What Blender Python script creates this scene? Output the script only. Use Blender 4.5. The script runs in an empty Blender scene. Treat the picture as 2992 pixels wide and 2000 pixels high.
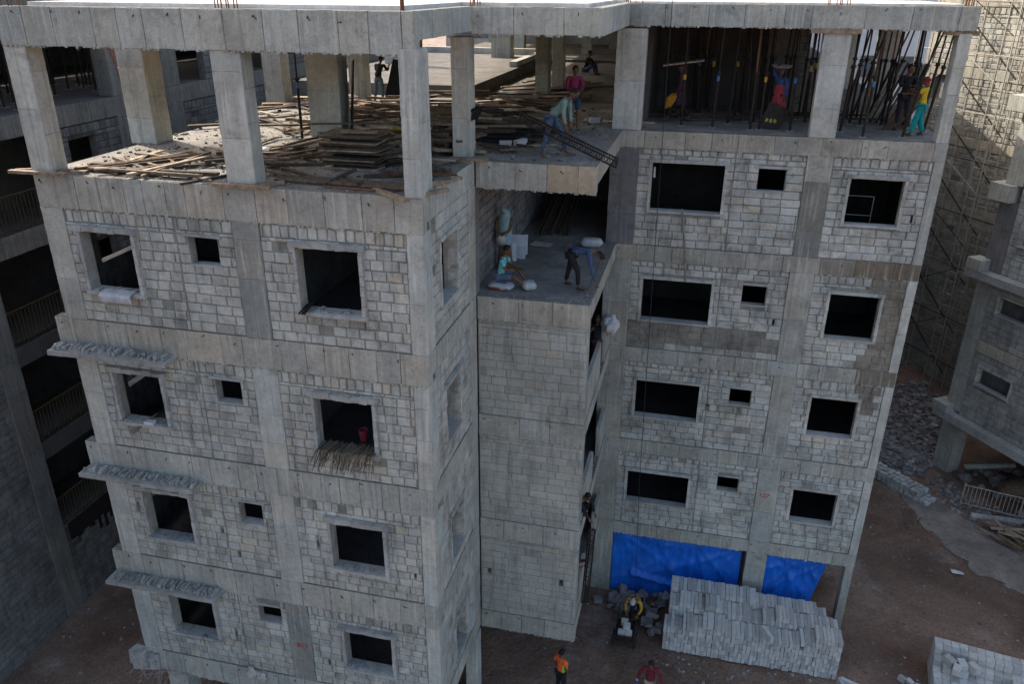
import bpy, bmesh, math, random
from mathutils import Vector, Matrix, noise
R = math.radians
scene = bpy.context.scene
random.seed(7)
# ------------------------------------------------------------------ camera
YAW, PITCH, ROLL = -0.2329, 0.4196, 0.0056
fwd0 = Vector((math.sin(YAW), math.cos(YAW), 0)); rt = Vector((math.cos(YAW), -math.sin(YAW), 0)); up0 = Vector((0, 0, 1))
fwd = fwd0*math.cos(PITCH) - up0*math.sin(PITCH); up = up0*math.cos(PITCH) + fwd0*math.sin(PITCH)
r2 = rt*math.cos(ROLL) + up*math.sin(ROLL); u2 = -rt*math.sin(ROLL) + up*math.cos(ROLL)
cam_d = bpy.data.cameras.new('camera'); cam = bpy.data.objects.new('camera', cam_d); scene.collection.objects.link(cam)
mw = Matrix((r2, u2, -fwd)).transposed().to_4x4(); mw.translation = Vector((4.6537, -12.8086, 18.3503)); cam.matrix_world = mw
cam_d.sensor_width = 36; cam_d.lens = 36*2344.1/2992; cam_d.clip_start = .1; cam_d.clip_end = 500
scene.camera = cam
# ------------------------------------------------------------------ light
SUN_DIR = Vector((-0.88, 0.475, 0)).normalized(); SUN_EL = R(36)
sd = SUN_DIR*math.cos(SUN_EL) + Vector((0, 0, math.sin(SUN_EL)))
w = bpy.data.worlds.new("World"); scene.world = w; w.use_nodes = True
nt = w.node_tree; sky = nt.nodes.new('ShaderNodeTexSky'); sky.sky_type = 'NISHITA'; sky.sun_disc = False
sky.sun_elevation = SUN_EL; sky.sun_rotation = math.atan2(SUN_DIR.x, SUN_DIR.y)
sky.air_density = 1.0; sky.dust_density = 5.0; sky.ozone_density = .6
bg = nt.nodes['Background']; bg.inputs['Strength'].default_value = 0.15
nt.links.new(sky.outputs[0], bg.inputs['Color'])
sl = bpy.data.lights.new('sun', 'SUN'); sl.energy = 2.9; sl.angle = R(.5); sl.color = (1, .93, .82)
so = bpy.data.objects.new('sun', sl); so.rotation_euler = sd.to_track_quat('Z', 'Y').to_euler(); scene.collection.objects.link(so)
scene.view_settings.view_transform = 'Standard'; scene.view_settings.look = 'None'
scene.view_settings.exposure = 1.35; scene.view_settings.gamma = 1
scene.cycles.max_bounces = 6; scene.cycles.diffuse_bounces = 4
# ------------------------------------------------------------------ materials
def N(t, typ, **kw):
    n = t.nodes.new(typ)
    for k, v in kw.items():
        if k in n.inputs: n.inputs[k].default_value = v
        else: setattr(n, k, v)
    return n
def ramp(t, src, stops):
    r = t.nodes.new('ShaderNodeValToRGB'); e = r.color_ramp.elements
    while len(e) < len(stops): e.new(.5)
    for i, (p, c) in enumerate(stops):
        e[i].position = p; e[i].color = (c, c, c, 1) if not isinstance(c, tuple) else (*c, 1)
    t.links.new(src, r.inputs[0]); return r.outputs[0]
def mixc(t, a, b, f, mode='MIX'):
    m = t.nodes.new('ShaderNodeMix'); m.data_type = 'RGBA'; m.blend_type = mode
    for i, v in ((6, a), (7, b)):
        if isinstance(v, tuple): m.inputs[i].default_value = (*v, 1)
        else: t.links.new(v, m.inputs[i])
    if isinstance(f, (int, float)): m.inputs[0].default_value = f
    else: t.links.new(f, m.inputs[0])
    return m.outputs[2]
def newmat(name, rough=.9, spec=.2):
    m = bpy.data.materials.new(name); m.use_nodes = True; t = m.node_tree
    b = t.nodes['Principled BSDF']; b.inputs['Roughness'].default_value = rough; b.inputs['Specular IOR Level'].default_value = spec
    return m, t, b
def pos(t, sc=(1, 1, 1)):
    g = t.nodes.new('ShaderNodeNewGeometry'); mp = t.nodes.new('ShaderNodeMapping'); mp.inputs['Scale'].default_value = sc
    t.links.new(g.outputs['Position'], mp.inputs[0]); return mp.outputs[0]
def noi(t, vec, scale, detail=4, rough=.55, dist=0):
    n = N(t, 'ShaderNodeTexNoise', Scale=scale, Detail=detail, Roughness=rough, Distortion=dist); t.links.new(vec, n.inputs['Vector']); return n.outputs[0]
def concrete(name, base, streak=.35, pits=.4, tint=True, bump=.35, blotch=(.72, 1.16)):
    m, t, b = newmat(name); v = pos(t)
    c = mixc(t, base, base, 0)
    if tint:
        a = t.nodes.new('ShaderNodeAttribute'); a.attribute_name = 'tint'; c = mixc(t, c, a.outputs['Color'], 1, 'MULTIPLY')
    c = mixc(t, c, ramp(t, noi(t, v, 1.1, 6, .65), [(.3, blotch[0]), (.7, blotch[1])]), 1, 'MULTIPLY')
    c = mixc(t, c, ramp(t, noi(t, v, 9, 5, .6, .6), [(.3, .84), (.7, 1.1)]), 1, 'MULTIPLY')
    c = mixc(t, c, ramp(t, noi(t, v, 60, 2, .6), [(.33, 1-.45*pits), (.46, 1.0)]), 1, 'MULTIPLY')
    c = mixc(t, c, ramp(t, noi(t, v, 1.9, 11, .74, .4), [(.55, 1.0), (.70, .62)]), 1, 'MULTIPLY')
    if streak:
        s = noi(t, pos(t, (9, 9, .45)), 1.6, 4, .6)
        m2 = noi(t, v, .8, 2)
        f = t.nodes.new('ShaderNodeMath'); f.operation = 'MULTIPLY'
        t.links.new(ramp(t, s, [(.52, 0.), (.66, 1.)]), f.inputs[0]); t.links.new(ramp(t, m2, [(.40, 0.), (.56, streak)]), f.inputs[1])
        c = mixc(t, c, tuple(min(1, x*1.55) for x in base), f.outputs[0])
        s2 = noi(t, pos(t, (7, 7, .3)), 1.3, 4, .6)
        f2 = t.nodes.new('ShaderNodeMath'); f2.operation = 'MULTIPLY'
        t.links.new(ramp(t, s2, [(.52, 0.), (.68, 1.)]), f2.inputs[0]); f2.inputs[1].default_value = min(.85, streak*1.3)
        c = mixc(t, c, tuple(x*.48 for x in base), f2.outputs[0])
    t.links.new(c, b.inputs['Base Color'])
    bp = N(t, 'ShaderNodeBump', Strength=bump, Distance=.03); t.links.new(noi(t, v, 28, 6, .7), bp.inputs['Height']); t.links.new(bp.outputs[0], b.inputs['Normal'])
    return m
def blockmat(name, base, mortar, lo=.44, hi=.56):
    m, t, b = newmat(name); v = pos(t)
    a = t.nodes.new('ShaderNodeAttribute'); a.attribute_name = 'tint'
    c = mixc(t, base, base, 0)
    c = mixc(t, c, ramp(t, noi(t, v, 14, 5, .6), [(.3, .86), (.7, 1.1)]), 1, 'MULTIPLY')
    sm = ramp(t, noi(t, v, 2.3, 6, .68, .8), [(lo, 0.), (hi, .85)])
    c = mixc(t, c, mortar, sm)
    c = mixc(t, c, a.outputs['Color'], .92, 'MULTIPLY')
    c = mixc(t, c, ramp(t, noi(t, v, .55, 5, .6), [(.3, .76), (.68, 1.14)]), 1, 'MULTIPLY')
    c = mixc(t, c, ramp(t, noi(t, v, 70, 2, .6), [(.34, .75), (.45, 1.0)]), 1, 'MULTIPLY')
    c = mixc(t, c, ramp(t, noi(t, pos(t, (4, 4, .5)), 1.2, 6, .65), [(.50, 1.0), (.66, .70)]), 1, 'MULTIPLY')
    c = mixc(t, c, ramp(t, noi(t, v, 1.9, 11, .74, .4), [(.56, 1.0), (.70, .68)]), 1, 'MULTIPLY')
    t.links.new(c, b.inputs['Base Color'])
    bp = N(t, 'ShaderNodeBump', Strength=.45, Distance=.03); t.links.new(noi(t, v, 32, 6, .75), bp.inputs['Height']); t.links.new(bp.outputs[0], b.inputs['Normal'])
    return m
def simple(name, col, rough=.8, var=.2, scale=8, metallic=0, spec=.3, tint=False, bump=.2):
    m, t, b = newmat(name, rough, spec); b.inputs['Metallic'].default_value = metallic
    c = mixc(t, col, ramp(t, noi(t, pos(t), scale, 5, .6), [(.3, 1-var), (.7, 1+var)]), 1, 'MULTIPLY')
    if tint:
        a = t.nodes.new('ShaderNodeAttribute'); a.attribute_name = 'tint'; c = mixc(t, c, a.outputs['Color'], 1, 'MULTIPLY')
    t.links.new(c, b.inputs['Base Color'])
    if bump:
        bp = N(t, 'ShaderNodeBump', Strength=bump, Distance=.02); t.links.new(noi(t, pos(t), scale*4, 4), bp.inputs['Height']); t.links.new(bp.outputs[0], b.inputs['Normal'])
    return m
M = {}
M['conc'] = concrete('concrete', (.43, .426, .368), .36, .7)
M['concbeige'] = concrete('concrete_beige', (.42, .395, .33), .42, .6)
M['conccol'] = concrete('concrete_column', (.49, .485, .425), .38, .4)
M['concdark'] = concrete('concrete_dark', (.20, .195, .19), .3)
M['rough'] = concrete('rough_cement', (.43, .425, .39), 0, .8, True, .7)
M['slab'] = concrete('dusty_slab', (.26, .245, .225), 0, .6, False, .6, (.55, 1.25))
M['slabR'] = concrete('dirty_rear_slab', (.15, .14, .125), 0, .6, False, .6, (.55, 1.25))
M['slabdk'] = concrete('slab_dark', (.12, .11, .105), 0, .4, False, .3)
M['roof'] = concrete('roof_screed', (.62, .59, .56), 0, .3, False, .4, (.8, 1.1))
M['block'] = blockmat('aerated_block', (.50, .492, .432), (.34, .334, .295), .47, .62)
M['blockR'] = blockmat('aerated_block_right', (.51, .508, .452), (.32, .316, .278), .48, .62)
M['blockM'] = blockmat('aerated_block_middle', (.44, .44, .385), (.40, .399, .35), .42, .58)
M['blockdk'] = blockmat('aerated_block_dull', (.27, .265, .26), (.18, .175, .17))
M['blockRB'] = blockmat('aerated_block_corner', (.40, .395, .36), (.30, .295, .265))
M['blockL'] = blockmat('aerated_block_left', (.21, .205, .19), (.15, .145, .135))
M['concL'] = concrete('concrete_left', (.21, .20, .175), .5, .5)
M['blockY'] = blockmat('aerated_block_sunny', (.36, .35, .30), (.24, .23, .20), .48, .62)
M['concY'] = concrete('concrete_far', (.34, .32, .26), .5, .5)
M['loose'] = simple('loose_block', (.46, .46, .435), .9, .14, 9, tint=True, bump=.3)
M['wood'] = simple('weathered_wood', (.20, .16, .125), .85, .45, 10, tint=True)
M['inner'] = concrete('shaded_inner_plaster', (.10, .095, .09), 0, .3, True, .3)  # room gloom put into the base colour so interiors read near black
M['steel'] = simple('rusty_steel', (.03, .023, .02), .6, .5, 14, .3)
M['steelpale'] = simple('pale_tube', (.34, .31, .27), .6, .3, 10, .1)
M['rebar'] = simple('rebar', (.16, .07, .04), .8, .4, 20)
M['black'] = simple('black_board', (.015, .015, .017), .6, .2)
M['yellow'] = simple('yellow_paint', (.065, .045, .012), .8, .35)
M['yellowband'] = simple('yellow_band', (.40, .28, .03), .5, .1)
M['blueband'] = simple('blue_band', (.04, .16, .34), .5, .1)
M['tarp'] = None
def tarp():
    m, t, b = newmat('blue_tarpaulin', .42, .45); v = pos(t)
    c = mixc(t, (.010, .145, .62), ramp(t, noi(t, v, 1.3, 5, .6), [(.3, .72), (.7, 1.15)]), 1, 'MULTIPLY')
    c = mixc(t, c, (.10, .20, .50), ramp(t, noi(t, v, 3.5, 6, .7), [(.55, 0.), (.75, .35)]))
    t.links.new(c, b.inputs['Base Color'])
    bp = N(t, 'ShaderNodeBump', Strength=.35, Distance=.05); t.links.new(noi(t, pos(t, (1, 1, .4)), 7, 4, .6, 1.5), bp.inputs['Height']); t.links.new(bp.outputs[0], b.inputs['Normal'])
    return m
M['tarp'] = tarp()
M['sack'] = simple('white_sack', (.42, .42, .42), .8, .25, 7)
M['sackgrey'] = simple('grey_sack', (.42, .39, .36), .85, .3, 7)
M['redink'] = simple('red_print', (.45, .05, .04), .7, .1)
M['blueink'] = simple('blue_print', (.06, .12, .35), .7, .1)
M['paper'] = simple('pale_sheet', (.55, .56, .58), .7, .15, 6)
M['straw'] = simple('dry_frond', (.15, .12, .08), .9, .4, 20, tint=True)
M['rope'] = simple('dark_rope', (.03, .03, .03), .9, .2)
M['rubble'] = simple('rubble_stone', (.20, .19, .18), .95, .3, 6, tint=True)
M['white'] = simple('white_wall', (.75, .74, .72), .8, .08, 2)
M['skin'] = simple('skin_brown', (.145, .075, .045), .6, .1)
M['hair'] = simple('hair_black', (.012, .010, .010), .7, .2)
def cloth(n, c, var=.18): 
    M[n] = simple(n, c, .9, var, 14, bump=.5); return M[n]
cloth('cloth_black', (.018, .018, .022)); cloth('cloth_jeans', (.11, .16, .21)); cloth('cloth_pink', (.20, .025, .07)); cloth('cloth_navy', (.03, .055, .10))
cloth('cloth_green', (.17, .26, .24)); cloth('cloth_jean2', (.07, .11, .17), .4); cloth('cloth_purple', (.055, .02, .04)); cloth('cloth_orange', (.42, .19, .02), .35)
cloth('cloth_coral', (.36, .055, .065), .35); cloth('cloth_blue', (.04, .09, .24), .4); cloth('cloth_yellow', (.68, .46, .035), .3); cloth('cloth_teal', (.01, .30, .30))
cloth('cloth_red', (.32, .01, .02)); cloth('cloth_aqua', (.16, .47, .48)); cloth('cloth_shawl', (.23, .34, .38), .35); cloth('cloth_beige', (.40, .34, .26))
cloth('cloth_ochre', (.13, .10, .04), .6); cloth('cloth_maroon', (.16, .018, .03)); cloth('cloth_khaki', (.32, .25, .18)); cloth('cloth_hivis', (.85, .14, .03)); cloth('cloth_lime', (.35, .62, .08))
cloth('cloth_foot', (.06, .035, .025)); cloth('cloth_dkred', (.05, .02, .022)); cloth('cloth_amber', (.42, .25, .04), .45); cloth('cloth_greyhood', (.40, .38, .38)); cloth('cloth_brown', (.30, .14, .10))
def plaid():
    m, t, b = newmat('blue_plaid', .9); v = pos(t)
    wv = N(t, 'ShaderNodeTexWave', Scale=5.5, Distortion=.6); wv.bands_direction = 'X'; t.links.new(v, wv.inputs[0])
    wz = N(t, 'ShaderNodeTexWave', Scale=6, Distortion=.6); wz.bands_direction = 'Z'; t.links.new(v, wz.inputs[0])
    c = mixc(t, (.04, .05, .075), (.05, .10, .21), ramp(t, wv.outputs[1], [(.45, 0.), (.6, 1.)]))
    c = mixc(t, c, (.10, .13, .19), ramp(t, wz.outputs[1], [(.75, 0.), (.85, .8)]))
    t.links.new(c, b.inputs['Base Color']); return m
M['plaid'] = plaid()
def mud():
    m, t, b = newmat('brown_earth', .85, .35); v = pos(t)
    c = mixc(t, (.125, .08, .057), (.27, .18, .128), ramp(t, noi(t, v, .25, 8, .62, .6), [(.38, 0.), (.62, 1.)]))
    c = mixc(t, c, (.36, .31, .265), ramp(t, noi(t, v, .5, 8, .7), [(.54, 0.), (.72, .8)]))
    c = mixc(t, c, (.16, .075, .045), ramp(t, noi(t, v, .4, 5, .6, 1.), [(.55, 0.), (.7, .7)]))
    c = mixc(t, c, ramp(t, noi(t, v, 12, 6, .75), [(.32, .6), (.66, 1.35)]), 1, 'MULTIPLY')
    t.links.new(c, b.inputs['Base Color'])
    t.links.new(ramp(t, noi(t, v, .6, 3), [(.4, .45), (.55, .95)]), b.inputs['Roughness'])
    bp = N(t, 'ShaderNodeBump', Strength=.8, Distance=.12); t.links.new(noi(t, v, 5, 8, .7), bp.inputs['Height']); t.links.new(bp.outputs[0], b.inputs['Normal'])
    return m
M['mud'] = mud()
M['path'] = concrete('concrete_path', (.27, .235, .20), 0, .6, False, .5, (.6, 1.3))
# ------------------------------------------------------------------ mesh builder
class MB:
    def __init__(s): s.v = []; s.f = []; s.t = []; s.m = []
    def add(s, vs, fs, tint=(1, 1, 1), mi=0):
        b = len(s.v); s.v += [tuple(x) for x in vs]; s.t += [tint]*len(vs)
        for f in fs: s.f.append(tuple(b+i for i in f)); s.m.append(mi)
    def box(s, x0, x1, y0, y1, z0, z1, tint=(1, 1, 1), mat=None, jit=0, mi=0):
        vs = [Vector((x, y, z)) for z in (z0, z1) for y in (y0, y1) for x in (x0, x1)]
        if jit: vs = [q+Vector([random.uniform(-jit, jit) for _ in range(3)]) for q in vs]
        if mat: vs = [mat @ q for q in vs]
        s.add(vs, [(0, 2, 3, 1), (4, 5, 7, 6), (0, 1, 5, 4), (2, 6, 7, 3), (0, 4, 6, 2), (1, 3, 7, 5)], tint, mi)
    def tube(s, a, b, r, n=6, tint=(1, 1, 1), r1=None, mi=0):
        a = Vector(a); b = Vector(b); d = (b-a)
        if d.length < 1e-6: return
        d.normalize(); x = d.orthogonal().normalized(); y = d.cross(x); r1 = r if r1 is None else r1
        vs = [a+(x*math.cos(i*math.tau/n)+y*math.sin(i*math.tau/n))*r for i in range(n)]+[b+(x*math.cos(i*math.tau/n)+y*math.sin(i*math.tau/n))*r1 for i in range(n)]
        fs = [(i, (i+1) % n, n+(i+1) % n, n+i) for i in range(n)]+[tuple(range(n))[::-1], tuple(range(n, 2*n))]
        s.add(vs, fs, tint, mi)
    def lathe(s, prof, c, n=12, tint=(1, 1, 1), mat=None, mi=0):
        vs = []; c = Vector(c)
        for r, z in prof:
            for i in range(n):
                q = Vector((r*math.cos(i*math.tau/n), r*math.sin(i*math.tau/n), z))
                vs.append((mat @ q if mat else q)+c)
        fs = [(k*n+i, k*n+(i+1) % n, (k+1)*n+(i+1) % n, (k+1)*n+i) for k in range(len(prof)-1) for i in range(n)]
        fs += [tuple(range(n))[::-1], tuple(range((len(prof)-1)*n, len(prof)*n))]
        s.add(vs, fs, tint, mi)
    def blob(s, c, rx, ry, rz, seed=0, amp=.15, n=10, k=6, tint=(1, 1, 1), mat=None, mi=0, fr=1.6):
        vs = []; c = Vector(c)
        for j in range(k+1):
            ph = -math.pi/2+math.pi*j/k
            for i in range(n):
                th = i*math.tau/n; q = Vector((math.cos(ph)*math.cos(th), math.cos(ph)*math.sin(th), math.sin(ph)))
                a = 1+amp*noise.noise(q*fr+Vector((seed*7.3, seed*3.1, 0)))*2
                q = Vector((q.x*rx*a, q.y*ry*a, q.z*rz*a)); vs.append((mat @ q if mat else q)+c)
        fs = [(j*n+i, j*n+(i+1) % n, (j+1)*n+(i+1) % n, (j+1)*n+i) for j in range(k) for i in range(n)]
        s.add(vs, fs, tint, mi)
    def pillow(s, O, u, n, u0, u1, z0, z1, d0, d1, inset=.012, jit=.004, tint=(1, 1, 1), step=None):
        O = Vector(O); u = Vector(u); n = Vector(n); z = Vector((0, 0, 1))
        cs = [(u0, z0), (u1, z0), (u1, z1), (u0, z1)]
        pts = []
        for i in range(4):
            a = cs[i]; b = cs[(i+1) % 4]; L = math.hypot(b[0]-a[0], b[1]-a[1]); k = max(1, int(L/step)) if step else 1
            for j in range(k): pts.append((a[0]+(b[0]-a[0])*j/k, a[1]+(b[1]-a[1])*j/k))
        cu, cz = (u0+u1)/2, (z0+z1)/2; hu, hz = (u1-u0)/2, (z1-z0)/2; m = len(pts)
        pj = [(p[0]+random.uniform(-jit, jit), p[1]+random.uniform(-jit, jit)) for p in pts]
        vs = []
        for (ins, d) in ((0, d0), (inset*.25, d0+(d1-d0)*.65), (inset, d1)):
            for p in pj:
                a = cu+(p[0]-cu)*(hu-ins)/hu; b = cz+(p[1]-cz)*(hz-ins)/hz
                vs.append(O+u*a+z*b+n*d)
        fs = []
        fl = u.cross(z).dot(n) > 0
        for r in (0, 1):
            for i in range(m):
                f = (r*m+i, r*m+(i+1) % m, (r+1)*m+(i+1) % m, (r+1)*m+i); fs.append(f if fl else f[::-1])
        f = tuple(range(2*m, 3*m)); fs.append(f if fl else f[::-1])
        s.add(vs, fs, tint)
    def build(s, name, mat, parent=None, smooth=False):
        me = bpy.data.meshes.new(name); me.from_pydata(s.v, [], s.f)
        a = me.attributes.new('tint', 'FLOAT_COLOR', 'POINT'); fl = []
        for t in s.t: fl += [t[0], t[1], t[2], 1]
        a.data.foreach_set('color', fl)
        for mm in (mat if isinstance(mat, (list, tuple)) else [mat]): me.materials.append(mm)
        me.polygons.foreach_set('material_index', s.m)
        if smooth: me.polygons.foreach_set('use_smooth', [True]*len(me.polygons))
        me.update()
        o = bpy.data.objects.new(name, me); scene.collection.objects.link(o)
        if parent: o.parent = parent
        return o
def tag(o, label=None, cat=None, group=None, kind=None):
    if label: o['label'] = label
    if cat: o['category'] = cat
    if group: o['group'] = group
    if kind: o['kind'] = kind
    return o
def empty(name, label, cat, group=None, loc=(0, 0, 0), rz=0):
    o = bpy.data.objects.new(name, None); scene.collection.objects.link(o); o.location = loc; o.rotation_euler = (0, 0, rz); o.empty_display_size = .2
    return tag(o, label, cat, group)
def T(lo=.86, hi=1.12, hue=.03):
    a = random.uniform(lo, hi); h = random.uniform(-hue, hue); return (a*(1+h), a, a*(1-h))
# ------------------------------------------------------------------ wall helpers
def block_wall(parent, O, u, n, U0, U1, Z0, Z1, ops, thick=.2, bw=.36, bh=.195, soldier=.27, mat='block', zones=None, stain=None, name='block_wall', tlo=.87, thi=1.12, proud=.022, mt=(.52, .515, .505)):
    O = Vector(O); u = Vector(u); n = Vector(n); zz = Vector((0, 0, 1)); mb = MB()
    us = sorted({U0, U1, *[x for o in ops for x in o[:2] if U0 < x < U1]}); zs = sorted({Z0, Z1, *[x for o in ops for x in o[2:4] if Z0 < x < Z1]})
    def solid(i, j):
        if i < 0 or j < 0 or i >= len(us)-1 or j >= len(zs)-1: return False
        a = (us[i]+us[i+1])/2; b = (zs[j]+zs[j+1])/2
        return not any(o[0] < a < o[1] and o[2] < b < o[3] for o in ops)
    P = lambda a, b, d: O+u*a+zz*b+n*d
    for i in range(len(us)-1):
        for j in range(len(zs)-1):
            if not solid(i, j): continue
            a, b, c, d = us[i], us[i+1], zs[j], zs[j+1]
            mb.add([P(a, c, 0), P(b, c, 0), P(b, d, 0), P(a, d, 0)], [(0, 1, 2, 3)], mt)
            mb.add([P(a, c, -thick), P(b, c, -thick), P(b, d, -thick), P(a, d, -thick)], [(3, 2, 1, 0)], mt)
            for (ii, jj, q) in ((i-1, j, ((a, c), (a, d))), (i+1, j, ((b, d), (b, c))), (i, j-1, ((b, c), (a, c))), (i, j+1, ((a, d), (b, d)))):
                if not solid(ii, jj):
                    mb.add([P(*q[0], 0), P(*q[1], 0), P(*q[1], -thick), P(*q[0], -thick)], [(0, 1, 2, 3)], (.85, .84, .82))
    z = Z0+.01; row = 0; ztop = Z1-(soldier if soldier else 0)
    while z < Z1-.05:
        last = z >= ztop-.06
        h = bh*random.uniform(.95, 1.05)
        if last: h = Z1-z-.012
        elif z+h > ztop-.04: h = max(.05, ztop-z)
        # zones: list of (u_start,u_end,bw scale)
        zn = zones or [(U0, U1, 1.0)]
        for (za, zb, zsc) in zn:
            x = za+.008-(random.random()*bw*zsc*.5)
            w0 = bw*zsc*(.62 if last else 1)
            while x < zb-.03:
                bwid = w0*random.uniform(.88, 1.12)
                a, b = max(x, za+.006), min(x+bwid, zb-.006); x += bwid+.004
                if b-a < .05: continue
                segs = [(a, b)]
                for o in ops:
                    if o[2] < z+h-.03 and o[3] > z+.03:
                        ns = []
                        for (p, q) in segs:
                            if o[1] <= p or o[0] >= q: ns.append((p, q))
                            else:
                                if o[0]-p > .04: ns.append((p, o[0]))
                                if q-o[1] > .04: ns.append((o[1], q))
                        segs = ns
                for (p, q) in segs:
                    if random.random() < (.02 if last else .008): continue
                    t = T(tlo, thi)
                    if random.random() < .12: t = tuple(k*.86 for k in t)
                    if random.random() < .06: t = (t[0]*1.04, t[1]*.97, t[2]*.9)
                    if stain:
                        k = stain((p+q)/2, z+h/2)
                        if k is not None: t = tuple(t[i]*k[i] for i in range(3))
                    gap = random.uniform(.006, .014)+(.010 if last else 0); sk = random.uniform(-.004, .004)
                    mb.pillow(O, u, n, p+gap*.5, q-gap*.5, z+gap*.5+sk, z+h-gap*.6+sk, -.01, proud+random.uniform(-.009, .008), .016, .007, t)
        z += h+.004; row += 1
        if last: break
    return mb.build(name, M[mat], parent)
def panels(mb, O, u, n, U0, U1, Z0, Z1, seg, vertical=False, tl=.88, th=1.08, proud=.008, step=.13, jit=.006, stain=None, hue=.04):
    a, b = (Z0, Z1) if vertical else (U0, U1)
    x = a
    while x < b-.02:
        L = seg*random.uniform(.62, 1.38)
        e = x+L
        if b-e < seg*.3: e = b
        t = T(tl, th, hue)
        if stain:
            k = stain((x+e)/2, 0)
            if k: t = tuple(t[i]*k[i] for i in range(3))
        if vertical: mb.pillow(O, u, n, U0, U1, x+.003, e-.003, -.01, proud+random.uniform(-.003, .004), .007, jit, t, step)
        else: mb.pillow(O, u, n, x+.003+random.random()*.004, e-.004, Z0, Z1, -.01, proud+random.uniform(-.003, .004), .007, jit, t, step)
        x = e
def beamx(parent, x0, x1, y0, z0, z1, th=.23, seg=.62, mat='conc', faces='f', tl=.88, thh=1.08, name='beam', stain=None, hue=.04):
    mb = MB(); mb.box(x0+.004, x1-.004, y0+.004, y0+th, z0+.012, z1, (.45, .44, .43))
    panels(mb, (0, y0, 0), (1, 0, 0), (0, -1, 0), x0, x1, z0, z1-.006, seg, tl=tl, th=thh, stain=stain, hue=hue)
    if 'r' in faces: mb.pillow((x1, 0, 0), (0, 1, 0), (1, 0, 0), y0+.004, y0+th, z0, z1-.006, -.01, .008, .007, .004, T(), .13)
    for i in range(int((x1-x0)/.8)):     # bent tie wires left at the formwork joints
        px = x0+.3+i*.8+random.uniform(-.2, .2); pz = z1-.04-random.random()*.12
        if px > x1-.1: break
        mb.tube((px, y0, pz), (px+random.uniform(-.03, .03), y0-.03, pz-.03), .009, 4, (.12, .1, .09)); mb.tube((px, y0-.03, pz-.02), (px+random.uniform(-.06, .06), y0-.02, pz-.03-random.random()*.05), .008, 4, (.12, .1, .09))
    # ragged cement drips along the lower arris
    x = x0+.02
    while x < x1-.05:
        L = random.uniform(.02, .09)
        if random.random() < .75: mb.box(x, x+L, y0-.014, y0+.02, z0-random.uniform(.006, .032), z0+.008, T(.7, 1.1), jit=.008)
        x += L+random.uniform(0, .05)
    return mb.build(name, M[mat], parent)
def beamy(parent, y0, y1, x0, z0, z1, th=.23, seg=.62, mat='conc', name='beam', tl=.88, thh=1.08):
    mb = MB(); mb.box(x0-th, x0-.004, y0+.004, y1-.004, z0+.012, z1, (.5, .49, .48))
    panels(mb, (x0, 0, 0), (0, 1, 0), (1, 0, 0), y0, y1, z0, z1-.006, seg, tl=tl, th=thh)
    return mb.build(name, M[mat], parent)
def column(parent, x0, x1, y0, y1, z0, z1, seg=.95, mat='conccol', name='column', tl=.9, th=1.08, left=False, stain=None):
    mb = MB(); mb.box(x0+.004, x1-.004, y0+.004, y1-.004, z0, z1, (.92, .92, .92))
    panels(mb, (0, y0, 0), (1, 0, 0), (0, -1, 0), x0, x1, z0, z1, seg, True, tl, th, stain=stain)
    panels(mb, (x1, 0, 0), (0, 1, 0), (1, 0, 0), y0, y1, z0, z1, seg, True, tl, th, stain=stain)
    if left: panels(mb, (x0, 0, 0), (0, 1, 0), (-1, 0, 0), y0, y1, z0, z1, seg, True, tl, th)
    return mb.build(name, M[mat], parent)
def slab(parent, x0, x1, y0, y1, z0, z1, mat='slab', name='floor_slab'):
    mb = MB(); mb.box(x0, x1, y0, y1, z0, z1); return mb.build(name, M[mat], parent)
def rubbly(mb, x0, x1, y0, y1, z, h, seed, n=18, tintv=(.9, .9, .9)):
    """a heap surface: height field over the rectangle"""
    nx = n; ny = 6; vs = []
    for j in range(ny+1):
        for i in range(nx+1):
            x = x0+(x1-x0)*i/nx; y = y0+(y1-y0)*j/ny
            e = min(i, nx-i, 1)*1.0*min(j, ny-j, 1)
            k = .45+1.3*noise.noise(Vector((x*2.6+seed, y*3, seed)))+.35*noise.noise(Vector((x*17+seed, y*21, seed)))
            vs.append((x, y, z+max(0, h*k)*e))
    mb.add(vs, [(j*(nx+1)+i, j*(nx+1)+i+1, (j+1)*(nx+1)+i+1, (j+1)*(nx+1)+i) for j in range(ny) for i in range(nx)], tintv)
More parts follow.
